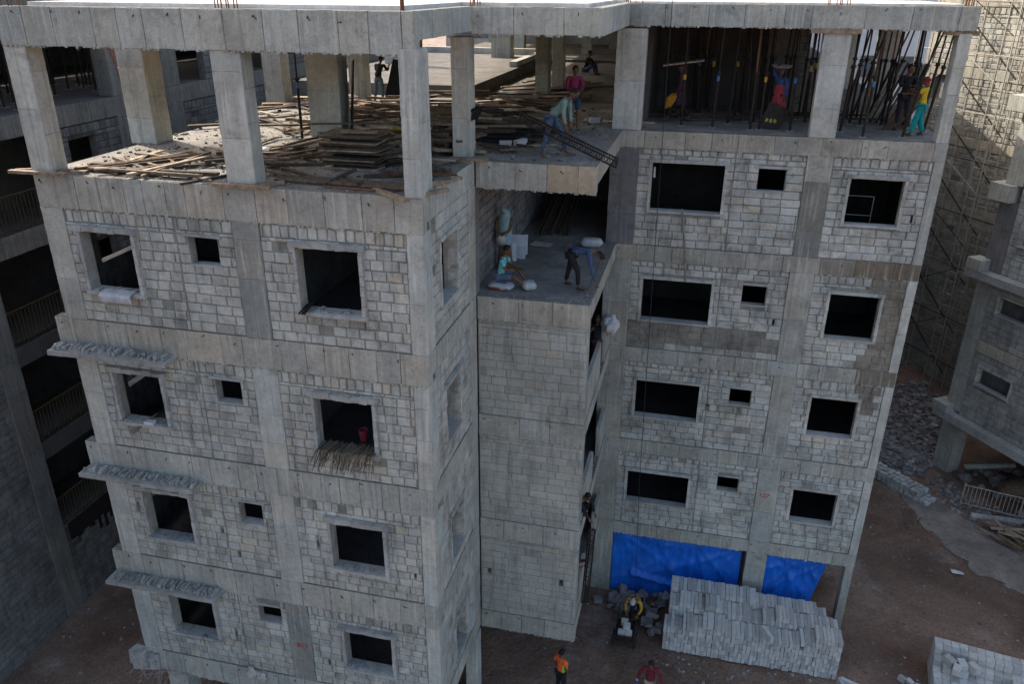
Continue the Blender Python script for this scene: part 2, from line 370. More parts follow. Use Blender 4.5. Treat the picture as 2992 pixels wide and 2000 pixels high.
def window(parent, O, u, n, a, b, c, d, style, seed=0):
    """surround built round an opening a..b x c..d in the plane O,u,n"""
    random.seed(seed); O = Vector(O); mb = MB(); zz = Vector((0, 0, 1)); u = Vector(u); n = Vector(n)
    Mx = Matrix((u, n, zz)).transposed().to_4x4(); Mx.translation = O
    det = Mx.to_3x3().determinant() < 0
    def bx(m, *k, tint=(1, 1, 1), jit=.004): m.box(*k, tint=tint, mat=Mx, jit=jit)
    if style == 'big':
        pr, wd = .11, .10
        x = a-wd*1.3
        while x < b+wd*1.3:      # lintel with an uneven crust
            e = min(x+random.uniform(.15, .3), b+wd*1.35); bx(mb, x, e, -.18, pr+random.uniform(0, .02), d+random.uniform(0, .008), d+.10+random.uniform(-.01, .03), tint=T(.8, 1), jit=.012); x = e-.01
            if x > b+wd*1.3-.02: break
        z = c
        while z < d-.01:
            e = min(z+.2, d)
            bx(mb, b, b+wd*.75, -.02, pr+random.uniform(-.008, .008), z+.004, e-.004, tint=T(.95, 1.2)); bx(mb, a-wd*.6, a, -.02, pr*.75+random.uniform(-.008, .008), z+.004, e-.004, tint=T(.9, 1.15)); z = e  # lightness put into the jamb tint to offset shade on the side faces
        s = MB(); bx(s, a-wd*.6, b+wd, -.2, pr+.03, c-.07, c+.004, tint=T(.95, 1.1), jit=.008)
        x = a
        while x < b-.05:
            e = x+random.uniform(.04, .12); 
            if random.random() < .5: bx(s, x, min(e, b), -random.uniform(.0, .18), pr*random.uniform(.3, 1), c, c+random.uniform(.008, .035), tint=T(.75, 1), jit=.012)
            x = e
    elif style == 'rim':
        pr, wd = .05, .075
        bx(mb, a-wd, b+wd, -.1, pr+.03, d+.003, d+.085, tint=T(.85, 1.0), jit=.006)
        z = c
        while z < d-.01:
            e = min(z+.17, d)
            for (p, q) in ((a-wd, a), (b, b+wd)): bx(mb, p, q, -.16, pr+random.uniform(-.005, .005), z+.003, e-.003, tint=T(1.0, 1.3), jit=.004)
            z = e
        s = MB(); bx(s, a-wd, b+wd, -.2, pr+.02, c-.055, c+.003, tint=T(.95, 1.15), jit=.004)
    else:
        bx(mb, a-.12, b+.1, -.1, .045, d+.003, d+.06, tint=T(.85, 1.05), jit=.008)
        s = MB(); bx(s, a-.03, b+.03, -.18, .035, c-.03, c+.003, tint=T(.95, 1.15), jit=.006)
    wobj = mb.build('window', M['rough'] if style != 'rim' else M['block'], parent)
    s.build('sill', M['rough'], wobj)
    return wobj
#==================================================================== SETTING
mb = MB()
nx = 90
gz = lambda x, y: .3+.10*noise.noise(Vector((x*.22, y*.22, 0)))+.035*noise.noise(Vector((x*.9, y*.9, 3)))-.06
vs = []; xs = [-40+80*i/110 for i in range(111)]; ys = [-16+70*i/100 for i in range(101)]
for y in ys:
    for x in xs: vs.append((x, y, gz(x, y)))
mb.add(vs, [(j*111+i, j*111+i+1, (j+1)*111+i+1, (j+1)*111+i) for j in range(100) for i in range(110)])
big = [(-300, -300), (300, -300), (300, 400), (-300, 400)]; inn = [(-40, -16), (40, -16), (40, 54), (-40, 54)]
mb.add([(x, y, .2) for x, y in big]+[(x, y, .22) for x, y in inn], [(0, 1, 5, 4), (1, 2, 6, 5), (2, 3, 7, 6), (3, 0, 4, 7)])
tag(mb.build('ground', M['mud'], smooth=True), 'brown muddy earth of the building site', kind='structure')
mb = MB()
L = [(12.9, 16.9), (13.68, 15.32), (13.75, 14.67), (13.91, 13.62), (14.56, 12.7), (15.28, 11.58), (16.24, 11.0), (18.5, 9.2)]
Rr = [(13.7, 17.4), (14.33, 16.24), (14.8, 15.7), (15.23, 15.22), (16.16, 14.4), (16.84, 13.26), (17.6, 12.4), (19.6, 10.6)]
vs = []
for k in range(len(L)-1):
    for s in range(6):
        f = s/6
        for t in range(7):
            g = t/6; a = Vector((*L[k], 0)).lerp(Vector((*L[k+1], 0)), f); b = Vector((*Rr[k], 0)).lerp(Vector((*Rr[k+1], 0)), f); q = a.lerp(b, g)
            q.x += .45*noise.noise(q*1.9)*(1 if t in (0, 6) else 0); q.y += .45*noise.noise(q*2.3)*(1 if t in (0, 6) else 0)
            vs.append((q.x, q.y, gz(q.x, q.y)+.02))
nr = len(vs)//7
mb.add(vs, [(r*7+i, (r+1)*7+i, (r+1)*7+i+1, r*7+i+1) for r in range(nr-1) for i in range(6)])
tag(mb.build('path', M['path'], smooth=True), 'pale concrete track across the mud', kind='structure')
#==================================================================== MAIN BUILDING
B = empty('concrete_building', 'unfinished grey concrete and block building with open top floor, filling the middle of the photo', 'building', loc=(0, 0, .3))
class _P:  # parts are built in world coordinates: keep the parent at its base
    pass
B.location = (0, 0, 0)
FX, FY = (1, 0, 0), (0, -1, 0); SX, SY = (0, 1, 0), (1, 0, 0)
Wl = -7.86
# ---- left block, front facade
LW = {4: [(-7.06, -5.9, 12.70, 13.93), (-4.71, -4.09, 13.42, 13.97), (-2.46, -1.22, 12.70, 13.95)],
      3: [(-7.01, -5.87, 9.71, 10.88), (-4.62, -4.05, 10.44, 10.97), (-2.42, -1.17, 9.69, 10.86)],
      2: [(-6.92, -5.75, 6.67, 7.92), (-4.54, -3.98, 7.43, 7.99), (-2.36, -1.14, 6.65, 7.85)],
      1: [(-6.80, -5.62, 3.83, 5.04), (-4.46, -3.88, 4.63, 5.11), (-2.29, -1.13, 3.75, 4.86)]}
CA = (Wl, -7.38); CB = (-3.72, -3.18); CC = (-.30, 0)
hol = {4: [], 3: [], 2: [(-7.2, -7.13, 7.3, 7.5), (-5.1, -5.03, 7.0, 7.16), (-4.75, -4.68, 6.4, 6.56), (-2.75, -2.69, 7.05, 7.25), (-.52, -.47, 6.65, 6.82)], 1: [(-5.2, -5.13, 3.95, 4.1), (-2.8, -2.74, 3.6, 3.75)]}
for k in (4, 3, 2, 1):
    z0, z1 = 3*k, 3*k+3-.655
    random.seed(100+k)
    ops = LW[k]+hol[k]
    block_wall(B, (0, .035, 0), FX, FY, CA[1], CB[0], z0, z1, ops, zones=[(CA[1], -4.95, .72), (-4.95, CB[0], 1.0)], mat='block')
    block_wall(B, (0, .035, 0), FX, FY, CB[1], CC[0], z0, z1, ops, bw=.33, zones=[(CB[1], CC[0], .85)], mat='block')
    random.seed(200+k)
    dk = lambda a, b: (.62, .62, .63)
    column(B, CA[0], CA[1], 0, .35, z0, z1+.001, mat='conc' if k == 4 else 'conccol')
    column(B, CB[0], CB[1], 0, .3, z0, z1+.001, mat='conc' if k in (4, 1) else 'conccol', stain=dk if k in (4, 1) else None)
    column(B, CC[0], CC[1], 0, .45, z0, z1+.001)
    for i, o in enumerate(LW[k]): window(B, (0, .035, 0), FX, FY, *o, 'big' if i != 1 else 'small', seed=k*10+i)
for k in range(1, 7):
    random.seed(300+k)
    z1 = 3*k-(.0 if k != 6 else .035); dz = .655
    beamx(B, Wl-(.30 if k in (2, 3, 4) else 0), 0, 0, z1-dz, z1, mat='concbeige' if k in (4, 5) else 'conc', faces='r', thh=1.05, seg=.6, hue=.05 if k in (4, 5) else .03)
# side wall X=0, y .45 .. 2.8
SW = {4: (.95, 1.94, 12.66, 13.94), 3: (1.02, 1.94, 9.58, 10.83), 2: (1.08, 2.0, 6.38, 7.62), 1: (1.18, 2.05, 3.32, 4.52)}
for k in (4, 3, 2, 1):
    z0, z1 = 3*k, 3*k+3-.5
    random.seed(400+k)
    block_wall(B, (-.03, 0, 0), SX, SY, .45, 2.85, z0, z1, [SW[k]], thick=.25, bw=.36, mat='block', zones=[(.45, 2.85, .9)])
    column(B, -.3, 0.0, 2.85, 3.3, z0, z1+.001, mat='conc')
    window(B, (-.03, 0, 0), SX, SY, *SW[k], 'rim', seed=70+k)
for k in range(1, 7):
    random.seed(500+k)
    z1 = 3*k-(0 if k != 6 else .035)
    beamy(B, .232, 3.3 if k < 6 else 3.36, 0 if k != 6 else -.02, z1-(.5 if k < 6 else .45), z1-.002, mat='conc')
# ledges at the left corner below the beams (rubble on top)
for (k, xr) in ((4, -5.42), (3, -5.32), (2, -5.26)):
    random.seed(550+k); z = 3*k-.62
    mb = MB(); x = -8.15
    while x < xr-.02:
        e = min(x+random.uniform(.25, .5), xr); mb.box(x, e, -.40+random.uniform(-.02, .02), -.008, z-.08+random.uniform(-.005, .004), z+.02, T(.82, .95), jit=.004); x = e-.004
    rubbly(mb, -8.13, xr-.02, -.4, -.012, z+.012, .055, k, 44, (.66, .65, .64))
    for i in range(110):
        px = random.uniform(-8.1, xr-.05); s = random.uniform(.01, .035); mb.box(px, px+s*1.4, -.38+random.random()*.3, -.38+random.random()*.3+s, z+.03, z+.05+s+random.random()*.05, T(.8, 1.1), jit=.01)
    mb.build('ledge', M['rough'], B)
# broken corner with bars at the lowest beam
mb = MB(); random.seed(5)
for i in range(26): mb.box(-8.25+random.random()*.55, -8.0+random.random()*.5, -.15+random.random()*.1, .1, 2.35+random.random()*.25, 2.7+random.random()*.2, T(.8, 1.05), jit=.05)
mb.build('broken_corner', M['rough'], B)
for i in range(34):
    mb = MB(); a = Vector((-8.1+random.random()*1.6, random.uniform(-.05, .2), 2.42)); p = a.copy(); d = Vector((random.uniform(-1, .4), random.uniform(-1, -.1), random.uniform(-.9, .1))).normalized()
    for s in range(4):
        q = p+d*random.uniform(.08, .17); mb.tube(p, q, .006, 4); p = q; d = (d+Vector([random.uniform(-.5, .5) for _ in range(3)])).normalized()
    mb.build('rebar_end', M['steelpale'], B)
# interior of the left block: slabs, partitions, left wall with side windows
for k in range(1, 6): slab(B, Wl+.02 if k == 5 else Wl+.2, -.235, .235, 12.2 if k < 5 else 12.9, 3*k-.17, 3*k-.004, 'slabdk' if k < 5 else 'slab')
for k in range(1, 5):
    z0, z1 = 3*k, 3*k+2.83
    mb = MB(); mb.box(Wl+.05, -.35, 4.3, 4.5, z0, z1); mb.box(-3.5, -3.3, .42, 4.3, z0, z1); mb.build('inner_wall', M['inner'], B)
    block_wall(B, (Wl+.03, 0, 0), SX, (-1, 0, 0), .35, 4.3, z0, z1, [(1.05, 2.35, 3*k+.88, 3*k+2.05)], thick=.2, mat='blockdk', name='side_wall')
# ---- ground floor columns under the left block
for (x0, x1, y0, y1) in ((-7.5, -6.95, .15, .6), (-3.7, -3.2, .15, .6), (-.3, 0, 0, .45), (-.3, 0, 2.85, 3.3), (-7.5, -7.0, 5, 5.5), (-3.7, -3.2, 5, 5.5)):
    column(B, x0, x1, y0, y1, .1, 2.36, mat='conccol')
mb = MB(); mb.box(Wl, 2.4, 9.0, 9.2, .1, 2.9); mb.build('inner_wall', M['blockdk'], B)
# ---- middle block
for k in (1, 2, 3):
    z0, z1 = 3*k, 3*k+3-.56
    random.seed(600+k)
    ops = [] if k != 1 else [(.2, .3, 4.25, 4.42), (2.1, 2.2, 4.2, 4.4)]
    block_wall(B, (0, 3.34, 0), FX, FY, .03, 2.56, z0, z1, ops, bw=.42, bh=.2, soldier=.1, mat='blockM', tlo=.93, thi=1.06, proud=.010, mt=(.74, .735, .72))
for k in range(1, 7):
    random.seed(650+k); z1 = 3*k-(0 if k < 6 else .035)
    if k == 6: beamx(B, -.02, 2.56, 3.32, z1-.5, z1, mat='conc', faces='r', seg=.75)
    else: beamx(B, 0.02, 2.56, 3.32, z1-.56, z1, mat='concbeige' if k in (4, 5) else 'conc', faces='r', seg=.85 if k < 5 else .7, stain=(lambda a, b: (1.12, .98, .8) if a > 1.7 else None) if k == 5 else None)
    if k < 6:
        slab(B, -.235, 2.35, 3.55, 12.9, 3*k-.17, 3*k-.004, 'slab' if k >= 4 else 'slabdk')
    beamy(B, 3.555, 8.06, 2.56, z1-(.4 if k < 6 else .5), z1-.003, mat='concbeige' if k in (4, 5) else 'conc', th=.2)
# inner corridor wall of floor four, shaft walls of the lower floors
random.seed(66)
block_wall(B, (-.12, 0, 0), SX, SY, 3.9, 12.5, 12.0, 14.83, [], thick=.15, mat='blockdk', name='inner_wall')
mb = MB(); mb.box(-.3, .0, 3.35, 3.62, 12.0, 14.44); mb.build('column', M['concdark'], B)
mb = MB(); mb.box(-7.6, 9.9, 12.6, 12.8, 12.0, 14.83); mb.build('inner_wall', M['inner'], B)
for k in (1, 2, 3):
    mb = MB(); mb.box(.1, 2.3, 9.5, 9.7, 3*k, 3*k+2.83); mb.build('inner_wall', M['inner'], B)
    mb = MB(); mb.box(2.44, 2.54, 3.56, 4.6+.5*k, 3*k, 3*k+.95); mb.build('parapet', M['blockM'], B)
    mb = MB(); mb.box(2.44, 2.54, 6.9, 8.0, 3*k, 3*k+.95); mb.build('parapet', M['blockM'], B)
# ---- right block
RW = {4: [(3.37, 5.18, 12.97, 14.22), (6.0, 6.66, 13.63, 14.2), (8.18, 9.41, 12.93, 14.08)],
      3: [(3.35, 5.18, 9.88, 11.08), (5.98, 6.59, 10.56, 11.11), (8.18, 9.4, 9.83, 11.07)],
      2: [(3.38, 5.16, 6.83, 8.0), (6.0, 6.58, 7.53, 8.04), (8.17, 9.37, 6.88, 8.04)],
      1: [(3.33, 5.14, 3.85, 4.93), (5.97, 6.57, 4.63, 5.12), (8.12, 9.33, 3.93, 5.02)]}
YR = 8.08
PA = (2.28, 3.0); PB = (7.1, 7.7); PC = (9.95, 10.17)
def st3(a, b):   # wet brown stain on floor three and below its right edge
    q = noise.noise(Vector((a*1.3, b*2.2, 1)))
    if 9.0 <= b < 9.72 and a < 7+q*.8:
        return (.48, .45, .42) if b > 9.2+q*.2 or a < 4 else (.8, .8, .8)
    if a > 9.15+.25*q: return (.50, .44, .37)
    return None
def st2(a, b):
    q = noise.noise(Vector((a*2, b*2.5, 4)))
    if a > 9.3 and b > 7.55+q*.3 and a < 9.8: return (.52, .46, .40)
    return None
rh = {4: [(9.7, 9.75, 13.05, 13.25)], 3: [(6.85, 6.9, 10.0, 10.2)], 2: [(5.4, 5.48, 7.35, 7.45)], 1: []}
for k in (4, 3, 2, 1):
    z0, z1 = 3*k, 3*k+3-.43
    random.seed(700+k); ops = RW[k]+rh[k]; stn = st3 if k == 3 else st2 if k == 2 else None
    block_wall(B, (0, YR+.03, 0), FX, FY, PA[1], PB[0], z0, z1, ops, bw=.42, bh=.2, soldier=.17, mat='blockR', zones=[(PA[1], 5.4, .8), (5.4, PB[0], 1.05)], stain=stn)
    block_wall(B, (0, YR+.03, 0), FX, FY, PB[1], PC[0], z0, z1, ops, bw=.42, bh=.2, soldier=.25, mat='blockR', zones=[(PB[1], PC[0], .82)], stain=stn)
    random.seed(750+k)
    column(B, PA[0], PA[1], YR, YR+.35, z0, z1+.001, mat='concdark' if k == 4 else 'conc', tl=.8, th=1.0, seg=1.1)
    column(B, PB[0], PB[1], YR, YR+.35, z0, z1+.001, mat='conc', tl=.82, th=1.02, stain=(lambda a, b: (.62, .62, .62) if a < 13.9 else None) if k == 4 else None)
    column(B, PC[0], PC[1], YR, YR+.4, z0, z1+.001, mat='conc' if k == 4 else 'conccol')
    for i, o in enumerate(RW[k]): window(B, (0, YR+.03, 0), FX, FY, *o, 'rim' if i != 1 else 'small', seed=k*10+i+5)
for k in range(1, 7):
    random.seed(800+k); z1 = 3*k-(0 if k < 6 else .035)
    stn = None
    if k == 4: stn = lambda a, b: (.50, .44, .38) if a > 8.9 else ((.78, .74, .7) if 7.7 < a else None)
    if k == 3: stn = lambda a, b: (.55, .5, .45) if a > 9.3 else None
    beamx(B, PA[0], PC[1] if k < 6 else 10.22, YR, z1-(.43 if k < 6 else .5), z1, mat='concbeige' if k in (4, 5) else 'conc', faces='r', seg=.85, stain=stn, thh=1.0, tl=.82)
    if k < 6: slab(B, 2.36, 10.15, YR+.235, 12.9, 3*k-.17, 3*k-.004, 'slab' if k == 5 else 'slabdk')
for k in range(1, 5):
    z0, z1 = 3*k, 3*k+2.83
    mb = MB(); mb.box(3.1, 10.0, 12.3, 12.5, z0, z1); mb.box(5.5, 5.7, 8.4, 12.3, z0, z1); mb.box(7.3, 7.5, 8.45, 12.3, z0, z1); mb.box(9.97, 10.15, 8.5, 12.3, z0, z1); mb.box(2.4, 2.6, 8.45, 12.3, z0, z1); mb.build('inner_wall', M['inner'], B)
# ground floor of the right block
for (a, b) in (PA, PB, PC): column(B, a, b, YR+.02, YR+.4, .1, 2.575, mat='conc', tl=.8, th=.98)
BK = empty('rear_block_building', 'dark block building closing the view far behind the open floor', 'building')
for k in range(7):
    random.seed(880+k); block_wall(BK, (0, 42, 0), FX, FY, -13, 5.5, 3*k+.1, 3*k+2.55, [(-9+i*3.3, -7.8+i*3.3, 3*k+1, 3*k+2.1) for i in range(4)], bw=.5, bh=.25, mat='blockdk')
    mb = MB(); mb.box(-13, 5.5, 41.95, 42.4, 3*k+2.56, 3*k+3.09); mb.build('beam', M['conc'], BK)
mb = MB(); mb.box(-13, 5.5, 42.5, 50, .1, 20.9); mb.build('building_core', M['inner'], BK)
# ---- open top floor columns
def tcol(x0, x1, y0, y1, z0=15.0, z1=17.4, mat='conccol'): 
    column(B, x0, x1, y0, y1, z0-.005, z1, mat=mat, seg=.9)
random.seed(900)
tcol(-7.86, -7.40, .02, .42); tcol(-3.70, -3.14, .04, .40); tcol(-.28, .02, -.03, .55)
tcol(-8.1, -7.45, 3.25, 3.85); tcol(-4.45, -3.66, 4.9, 5.4); tcol(-.5, -.15, 3.45, 3.92)
tcol(2.28, 3.0, YR+.03, YR+.4); tcol(7.05, 7.65, YR+.03, YR+.4); tcol(9.9, 10.16, YR+.03, YR+.45)
tcol(-6.3, -5.8, 11.3, 11.8, mat='conc'); tcol(-8.4, -7.8, 9.9, 10.4); tcol(-1.02, -.6, 14.2, 14.7, mat='conc'); tcol(-.88, -.5, 16.4, 16.9)
tcol(6.2, 6.9, 12.1, 12.5, mat='concdark'); tcol(9.0, 9.5, 12.3, 12.8, mat='conc'); tcol(3.0, 3.6, 14, 14.5, mat='concdark'); tcol(-3.9, -3.4, 9.5, 10.0, mat='conc')
# rear wing: floor, columns and roofs
slab(B, -9.2, -2.9, 13.2, 27, 14.7, 15.34, 'slabR'); slab(B, -2.9, 10.1, 12.9, 27, 14.75, 14.99, 'slabR'); slab(B, -9.2, 10.1, 27.01, 40, 14.7, 15.1, 'slabR')
slab(B, -9.1, 10.0, 13.0, 39.9, .1, 14.69, 'concdark', 'rear_wing')
for (x, y, s) in ((-5.2, 24.3, .9), (-5.4, 29.3, .6), (-2.1, 30.8, .5), (-8.6, 20, .5), (.8, 26, .6), (-1.2, 35, .5), (2.4, 22, .5), (1.2, 33, .5), (5.5, 20, .6), (8.8, 19, .7), (5.2, 28, .6), (9.5, 27, .6)):
    column(B, x, x+s, y, y+s*.8, 14.9, 17.6, mat='conc')
for bb in ((-9, -3.2, 26.2, 26.5, 15.35, 15.6), (-9, 4, 38, 38.4, 15.1, 16.4), (-3.3, -3.0, 20, 26, 15.35, 15.55)):
    mb = MB(); mb.box(*bb); mb.build('low_wall', M['rough'], B)
block_wall(B, (0, 14.5, 0), FX, FY, 6.0, 7.4, 14.99, 17.5, [], mat='blockdk', name='inner_wall')
# roofs
slab(B, -7.6, -.26, .24, 11.2, 17.78, 17.955, 'conc', 'roof_slab'); slab(B, -.255, 2.34, 3.56, 11.2, 17.78, 17.955, 'conc', 'roof_slab'); slab(B, 2.345, 10.1, YR+.24, 13.2, 17.78, 17.955, 'conc', 'roof_slab')
slab(B, -7.5, -.36, .42, 11.1, 17.956, 18.03, 'roof', 'roof_screed'); slab(B, -.355, 2.2, 3.8, 11.1, 17.956, 18.03, 'roof', 'roof_screed'); slab(B, 2.5, 10.0, YR+.45, 13.1, 17.956, 18.0, 'roof', 'roof_screed')
slab(B, -5.0, 3.2, 11.25, 30.9, 17.6, 17.8, 'conc', 'roof_slab'); slab(B, 3.25, 10.1, 13.3, 40, 17.6, 17.8, 'conc', 'roof_slab'); slab(B, -9, 3.2, 31, 40, 17.6, 17.8, 'conc', 'roof_slab')
mb = MB(); mb.box(2.9, 6.1, 12.62, 12.8, 15.0, 17.77); mb.box(2.9, 3.05, 9.6, 12.6, 15.0, 17.77); mb.build('inner_wall', M['inner'], B)  # added dark walls that keep the sun off the floor behind the props
# starter bars on the roof
def bars(cx, cy, w, d, n, h, parent=B):
    mb = MB()
    for i in range(n):
        x = cx+random.uniform(-w, w); y = cy+random.uniform(-d, d); mb.tube((x, y, 17.9), (x+random.uniform(-.03, .03), y+random.uniform(-.03, .03), 17.96+h*random.uniform(.7, 1.2)), .012, 5)
    mb.build('starter_bars', M['rebar'], parent)
random.seed(12)
for a in ((-3.4, .25, .25, .1, 8, .9), (-.2, .2, .12, .15, 7, .8), (-7.6, .2, .2, .12, 6, .8), (-.1, 3.7, .15, .1, 7, .6), (7.3, 8.3, .3, .1, 7, .6), (10.0, 8.3, .1, .12, 8, .9), (2.6, 8.3, .3, .1, 6, .6)): bars(*a)
# painted numbers
def text(s, loc, rot, size, mat, name, parent):
    c = bpy.data.curves.new(name, 'FONT'); c.body = s; c.size = size; c.extrude = .002
    o = bpy.data.objects.new(name, c); scene.collection.objects.link(o)
    dg = bpy.context.evaluated_depsgraph_get(); me = bpy.data.meshes.new_from_object(o.evaluated_get(dg)); bpy.data.objects.remove(o)
    me.materials.clear(); me.materials.append(mat)
    o = bpy.data.objects.new(name, me); scene.collection.objects.link(o); o.location = loc; o.rotation_euler = rot; o.parent = parent; return o
text('127', (7.18, YR-.02, 4.62), (R(90), R(4), 0), .2, M['redink'], 'painted_number', B)
text('B17', (-3.55, -.02, 4.05), (R(90), R(4), 0), .18, M['redink'], 'painted_number', B)
#==================================================================== LEFT BUILDING
XL = -13.2
LB = empty('open_gallery_building', 'dark unfinished building on the left with yellow gallery railings, facing the gap', 'building')
random.seed(31)
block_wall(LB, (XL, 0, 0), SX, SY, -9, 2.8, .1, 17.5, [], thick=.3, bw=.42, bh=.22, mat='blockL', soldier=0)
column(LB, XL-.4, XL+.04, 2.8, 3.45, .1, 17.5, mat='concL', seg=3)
block_wall(LB, (XL, 0, 0), SX, SY, 3.45, 6.5, .1, 3.2, [], thick=.3, mat='blockL')
for k in range(1, 7):
    z1 = 3*k+.15
    beamy(LB, 3.45, 34, XL+.02, z1-.58, z1, mat='concL' if k > 3 else 'inner', th=.3, seg=.8)  # lower beams share the shade-darkened inner material
    slab(LB, -22, XL-.29, -9, 34, z1-.2, z1-.01, 'slabdk')
mb = MB(); mb.box(-22, -21.7, -9, 34, .1, 17.6); mb.box(-21.7, XL-.32, 33.7, 34, .1, 17.6); mb.box(-21.7, XL-.32, -9, -8.7, .1, 17.6)
for k in (1, 2, 3, 4): mb.box(-15.4, -15.2, -8.5, 33, 3*k+.15, 3*k+2.5)
mb.build('inner_wall', M['inner'], LB)
for (y0, y1) in ((6.45, 6.6),): column(LB, XL-.3, XL+.02, y0, y1, 3.2, 14.6, mat='concL')
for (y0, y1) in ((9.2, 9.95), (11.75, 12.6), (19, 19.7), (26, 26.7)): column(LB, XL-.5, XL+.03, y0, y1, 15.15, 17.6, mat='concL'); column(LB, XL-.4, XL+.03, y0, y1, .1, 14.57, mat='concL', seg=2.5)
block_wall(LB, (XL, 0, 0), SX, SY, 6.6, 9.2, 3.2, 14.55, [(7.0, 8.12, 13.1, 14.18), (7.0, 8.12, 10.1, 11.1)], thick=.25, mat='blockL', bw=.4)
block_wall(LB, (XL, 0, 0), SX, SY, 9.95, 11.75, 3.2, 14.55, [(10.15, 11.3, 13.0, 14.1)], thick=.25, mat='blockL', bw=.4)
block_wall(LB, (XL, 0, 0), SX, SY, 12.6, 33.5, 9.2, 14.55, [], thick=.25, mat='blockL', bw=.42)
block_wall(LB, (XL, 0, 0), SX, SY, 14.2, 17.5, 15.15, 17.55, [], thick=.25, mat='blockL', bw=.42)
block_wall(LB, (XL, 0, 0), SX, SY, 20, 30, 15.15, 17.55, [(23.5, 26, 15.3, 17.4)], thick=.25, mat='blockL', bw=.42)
slab(LB, -22, XL+.02, -9, 34, 18.15, 18.25, 'roof', 'roof_slab')
beamy(LB, -9, 3.4, XL+.02, 17.55, 18.15, mat='concL', th=.3, seg=.8)
for z in (3.15, 6.15, 9.15, 12.15):   # railings of the gallery
    mb = MB(); y0, y1 = 3.5, 6.4
    mb.tube((XL-.02, y0, z+1.0), (XL-.02, y1, z+1.0), .025, 6); mb.tube((XL-.02, y0, z+.12), (XL-.02, y1, z+.12), .018, 6)
    y = y0+.1
    while y < y1: mb.tube((XL-.02, y, z), (XL-.02, y, z+1.0), .013, 5); y += .13
    mb.build('railing', M['yellow'], LB)
# dark hanging stain sheet over the base wall below the gallery
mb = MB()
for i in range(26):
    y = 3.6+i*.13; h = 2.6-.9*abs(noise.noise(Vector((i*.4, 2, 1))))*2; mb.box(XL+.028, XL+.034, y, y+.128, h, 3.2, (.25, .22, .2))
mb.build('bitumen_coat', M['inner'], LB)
# steel props on the top storey of the left building
def prop_mesh(name='steel_prop', h=2.75):
    o = MB(); o.tube((0, 0, .01), (0, 0, h*.58), .032, 7); o.tube((0, 0, h*.56), (0, 0, h), .022, 7)
    a = o.build(name, M['steel']); return a
PROTO = {}
def prop(x, y, z, top, lean=(0, 0), label='', band=None, group=None):
    h = top-z
    root = empty('steel_prop', label, 'prop', group, (x, y, z))
    d = Vector((lean[0], lean[1], h))
    mb = MB(); mb.tube((0, 0, .01), d*.56, .034, 7); mb.build('outer_tube', M['steel'], root)
    mb = MB(); mb.tube(d*.56, d*.985, .023, 7); mb.build('inner_tube', M['steel'] if random.random() < .85 else M['rebar'], root)
    mb = MB(); mb.tube(d*.55, d*.58, .055, 8); mb.tube(d*.56+Vector((-.09, 0, 0)), d*.56+Vector((.09, 0, 0)), .009, 4); mb.build('collar', M['steel'], root)
    mb = MB(); mb.box(-.09, .09, -.09, .09, 0, .012); mb.build('base_plate', M['steelpale'], root)
    mb = MB(); mb.box(d.x*.985-.09, d.x*.985+.09, d.y*.985-.06, d.y*.985+.06, h*.985, h-.002, (1.2, 1.1, .95)); mb.build('head_timber', M['wood'], root)
    if band:
        mb = MB(); mb.tube(d*.48, d*.53, .037, 8); mb.build('colour_band', M[band], root)
    return root
random.seed(44)
for i in range(60):
    y = random.uniform(3.8, 9.0) if i < 44 else random.uniform(10.2, 11.6); x = XL-random.uniform(.4, 4.5)
    prop(x, y, 15.15, 17.56, (random.uniform(-.12, .12), random.uniform(-.15, .15)), 'dark steel prop in the crowded top storey of the left building', random.choice([None]*4+['yellowband']), 'props in the left building')
mb = MB()   # brown cloth wrapped on the left building's column
for i in range(8):
    z = 17.3-i*.2; mb.box(XL+.045, XL+.07+.015*math.sin(i*2), 9.15+.06*i, 9.85+random.uniform(-.04, .04), z-.2, z, T(.8, 1.1), jit=.01)
tag(mb.build('draped_cloth', M['cloth_brown']), 'reddish brown cloth hanging down the pale column of the left building', 'cloth')
#==================================================================== SCAFFOLDED WALL BUILDING (right, behind)
WB = empty('block_building', 'tall sunlit block building with scaffold on its wall, behind the right end', 'building')
wu = Vector((.534, -.8455, 0)); wn = Vector((-.8455, -.534, 0)); WP = Vector((16.1, 29, 0))
random.seed(51)
for k in range(0, 8):
    z0, z1 = 3*k+.05 if k else .1, 3*k+2.57
    ops = [(-2.3, -1.55, 13.5, 14.55)] if k == 4 else ([(1.6, 1.66, 12.9, 13.2)] if k == 4 else [])
    block_wall(WB, WP, wu, wn, -2.75, 14, z0, z1, ops, bw=.46, bh=.23, soldier=.3 if k > 2 else 0, mat='blockY', tlo=.82, thi=1.15, proud=.03)
    mb = MB(); panels(mb, WP, wu, wn, -2.75, 14, z1+.01, z1+.47, 1.1, proud=.05); mb.build('beam', M['concY'], WB)
mb = MB()
Mw = Matrix((wu, wn, Vector((0, 0, 1)))).transposed().to_4x4(); Mw.translation = WP
mb.box(-2.8, 14, -9, -.21, .1, 24, mat=Mw); mb.build('building_core', M['concdark'], WB)
for s in (-2.9, 6.4): 
    mb = MB(); mb.box(s, s+.4, -.4, .06, .1, 24, mat=Mw); mb.build('column', M['concY'], WB)
SC = empty('tube_scaffold', 'pale tube scaffold with ladders and braces standing against the block wall', 'scaffold')
def wp(s, d, z): return WP+wu*s+wn*d+Vector((0, 0, z))
for i, s in enumerate((-2.3, -.25, .35, 2.25, 2.75, 5.0)):
    for d in (.5, 1.3):
        mb = MB(); mb.tube(wp(s, d, .2), wp(s, d, 19.5), .028, 6); mb.build('standard', M['steelpale'], SC)
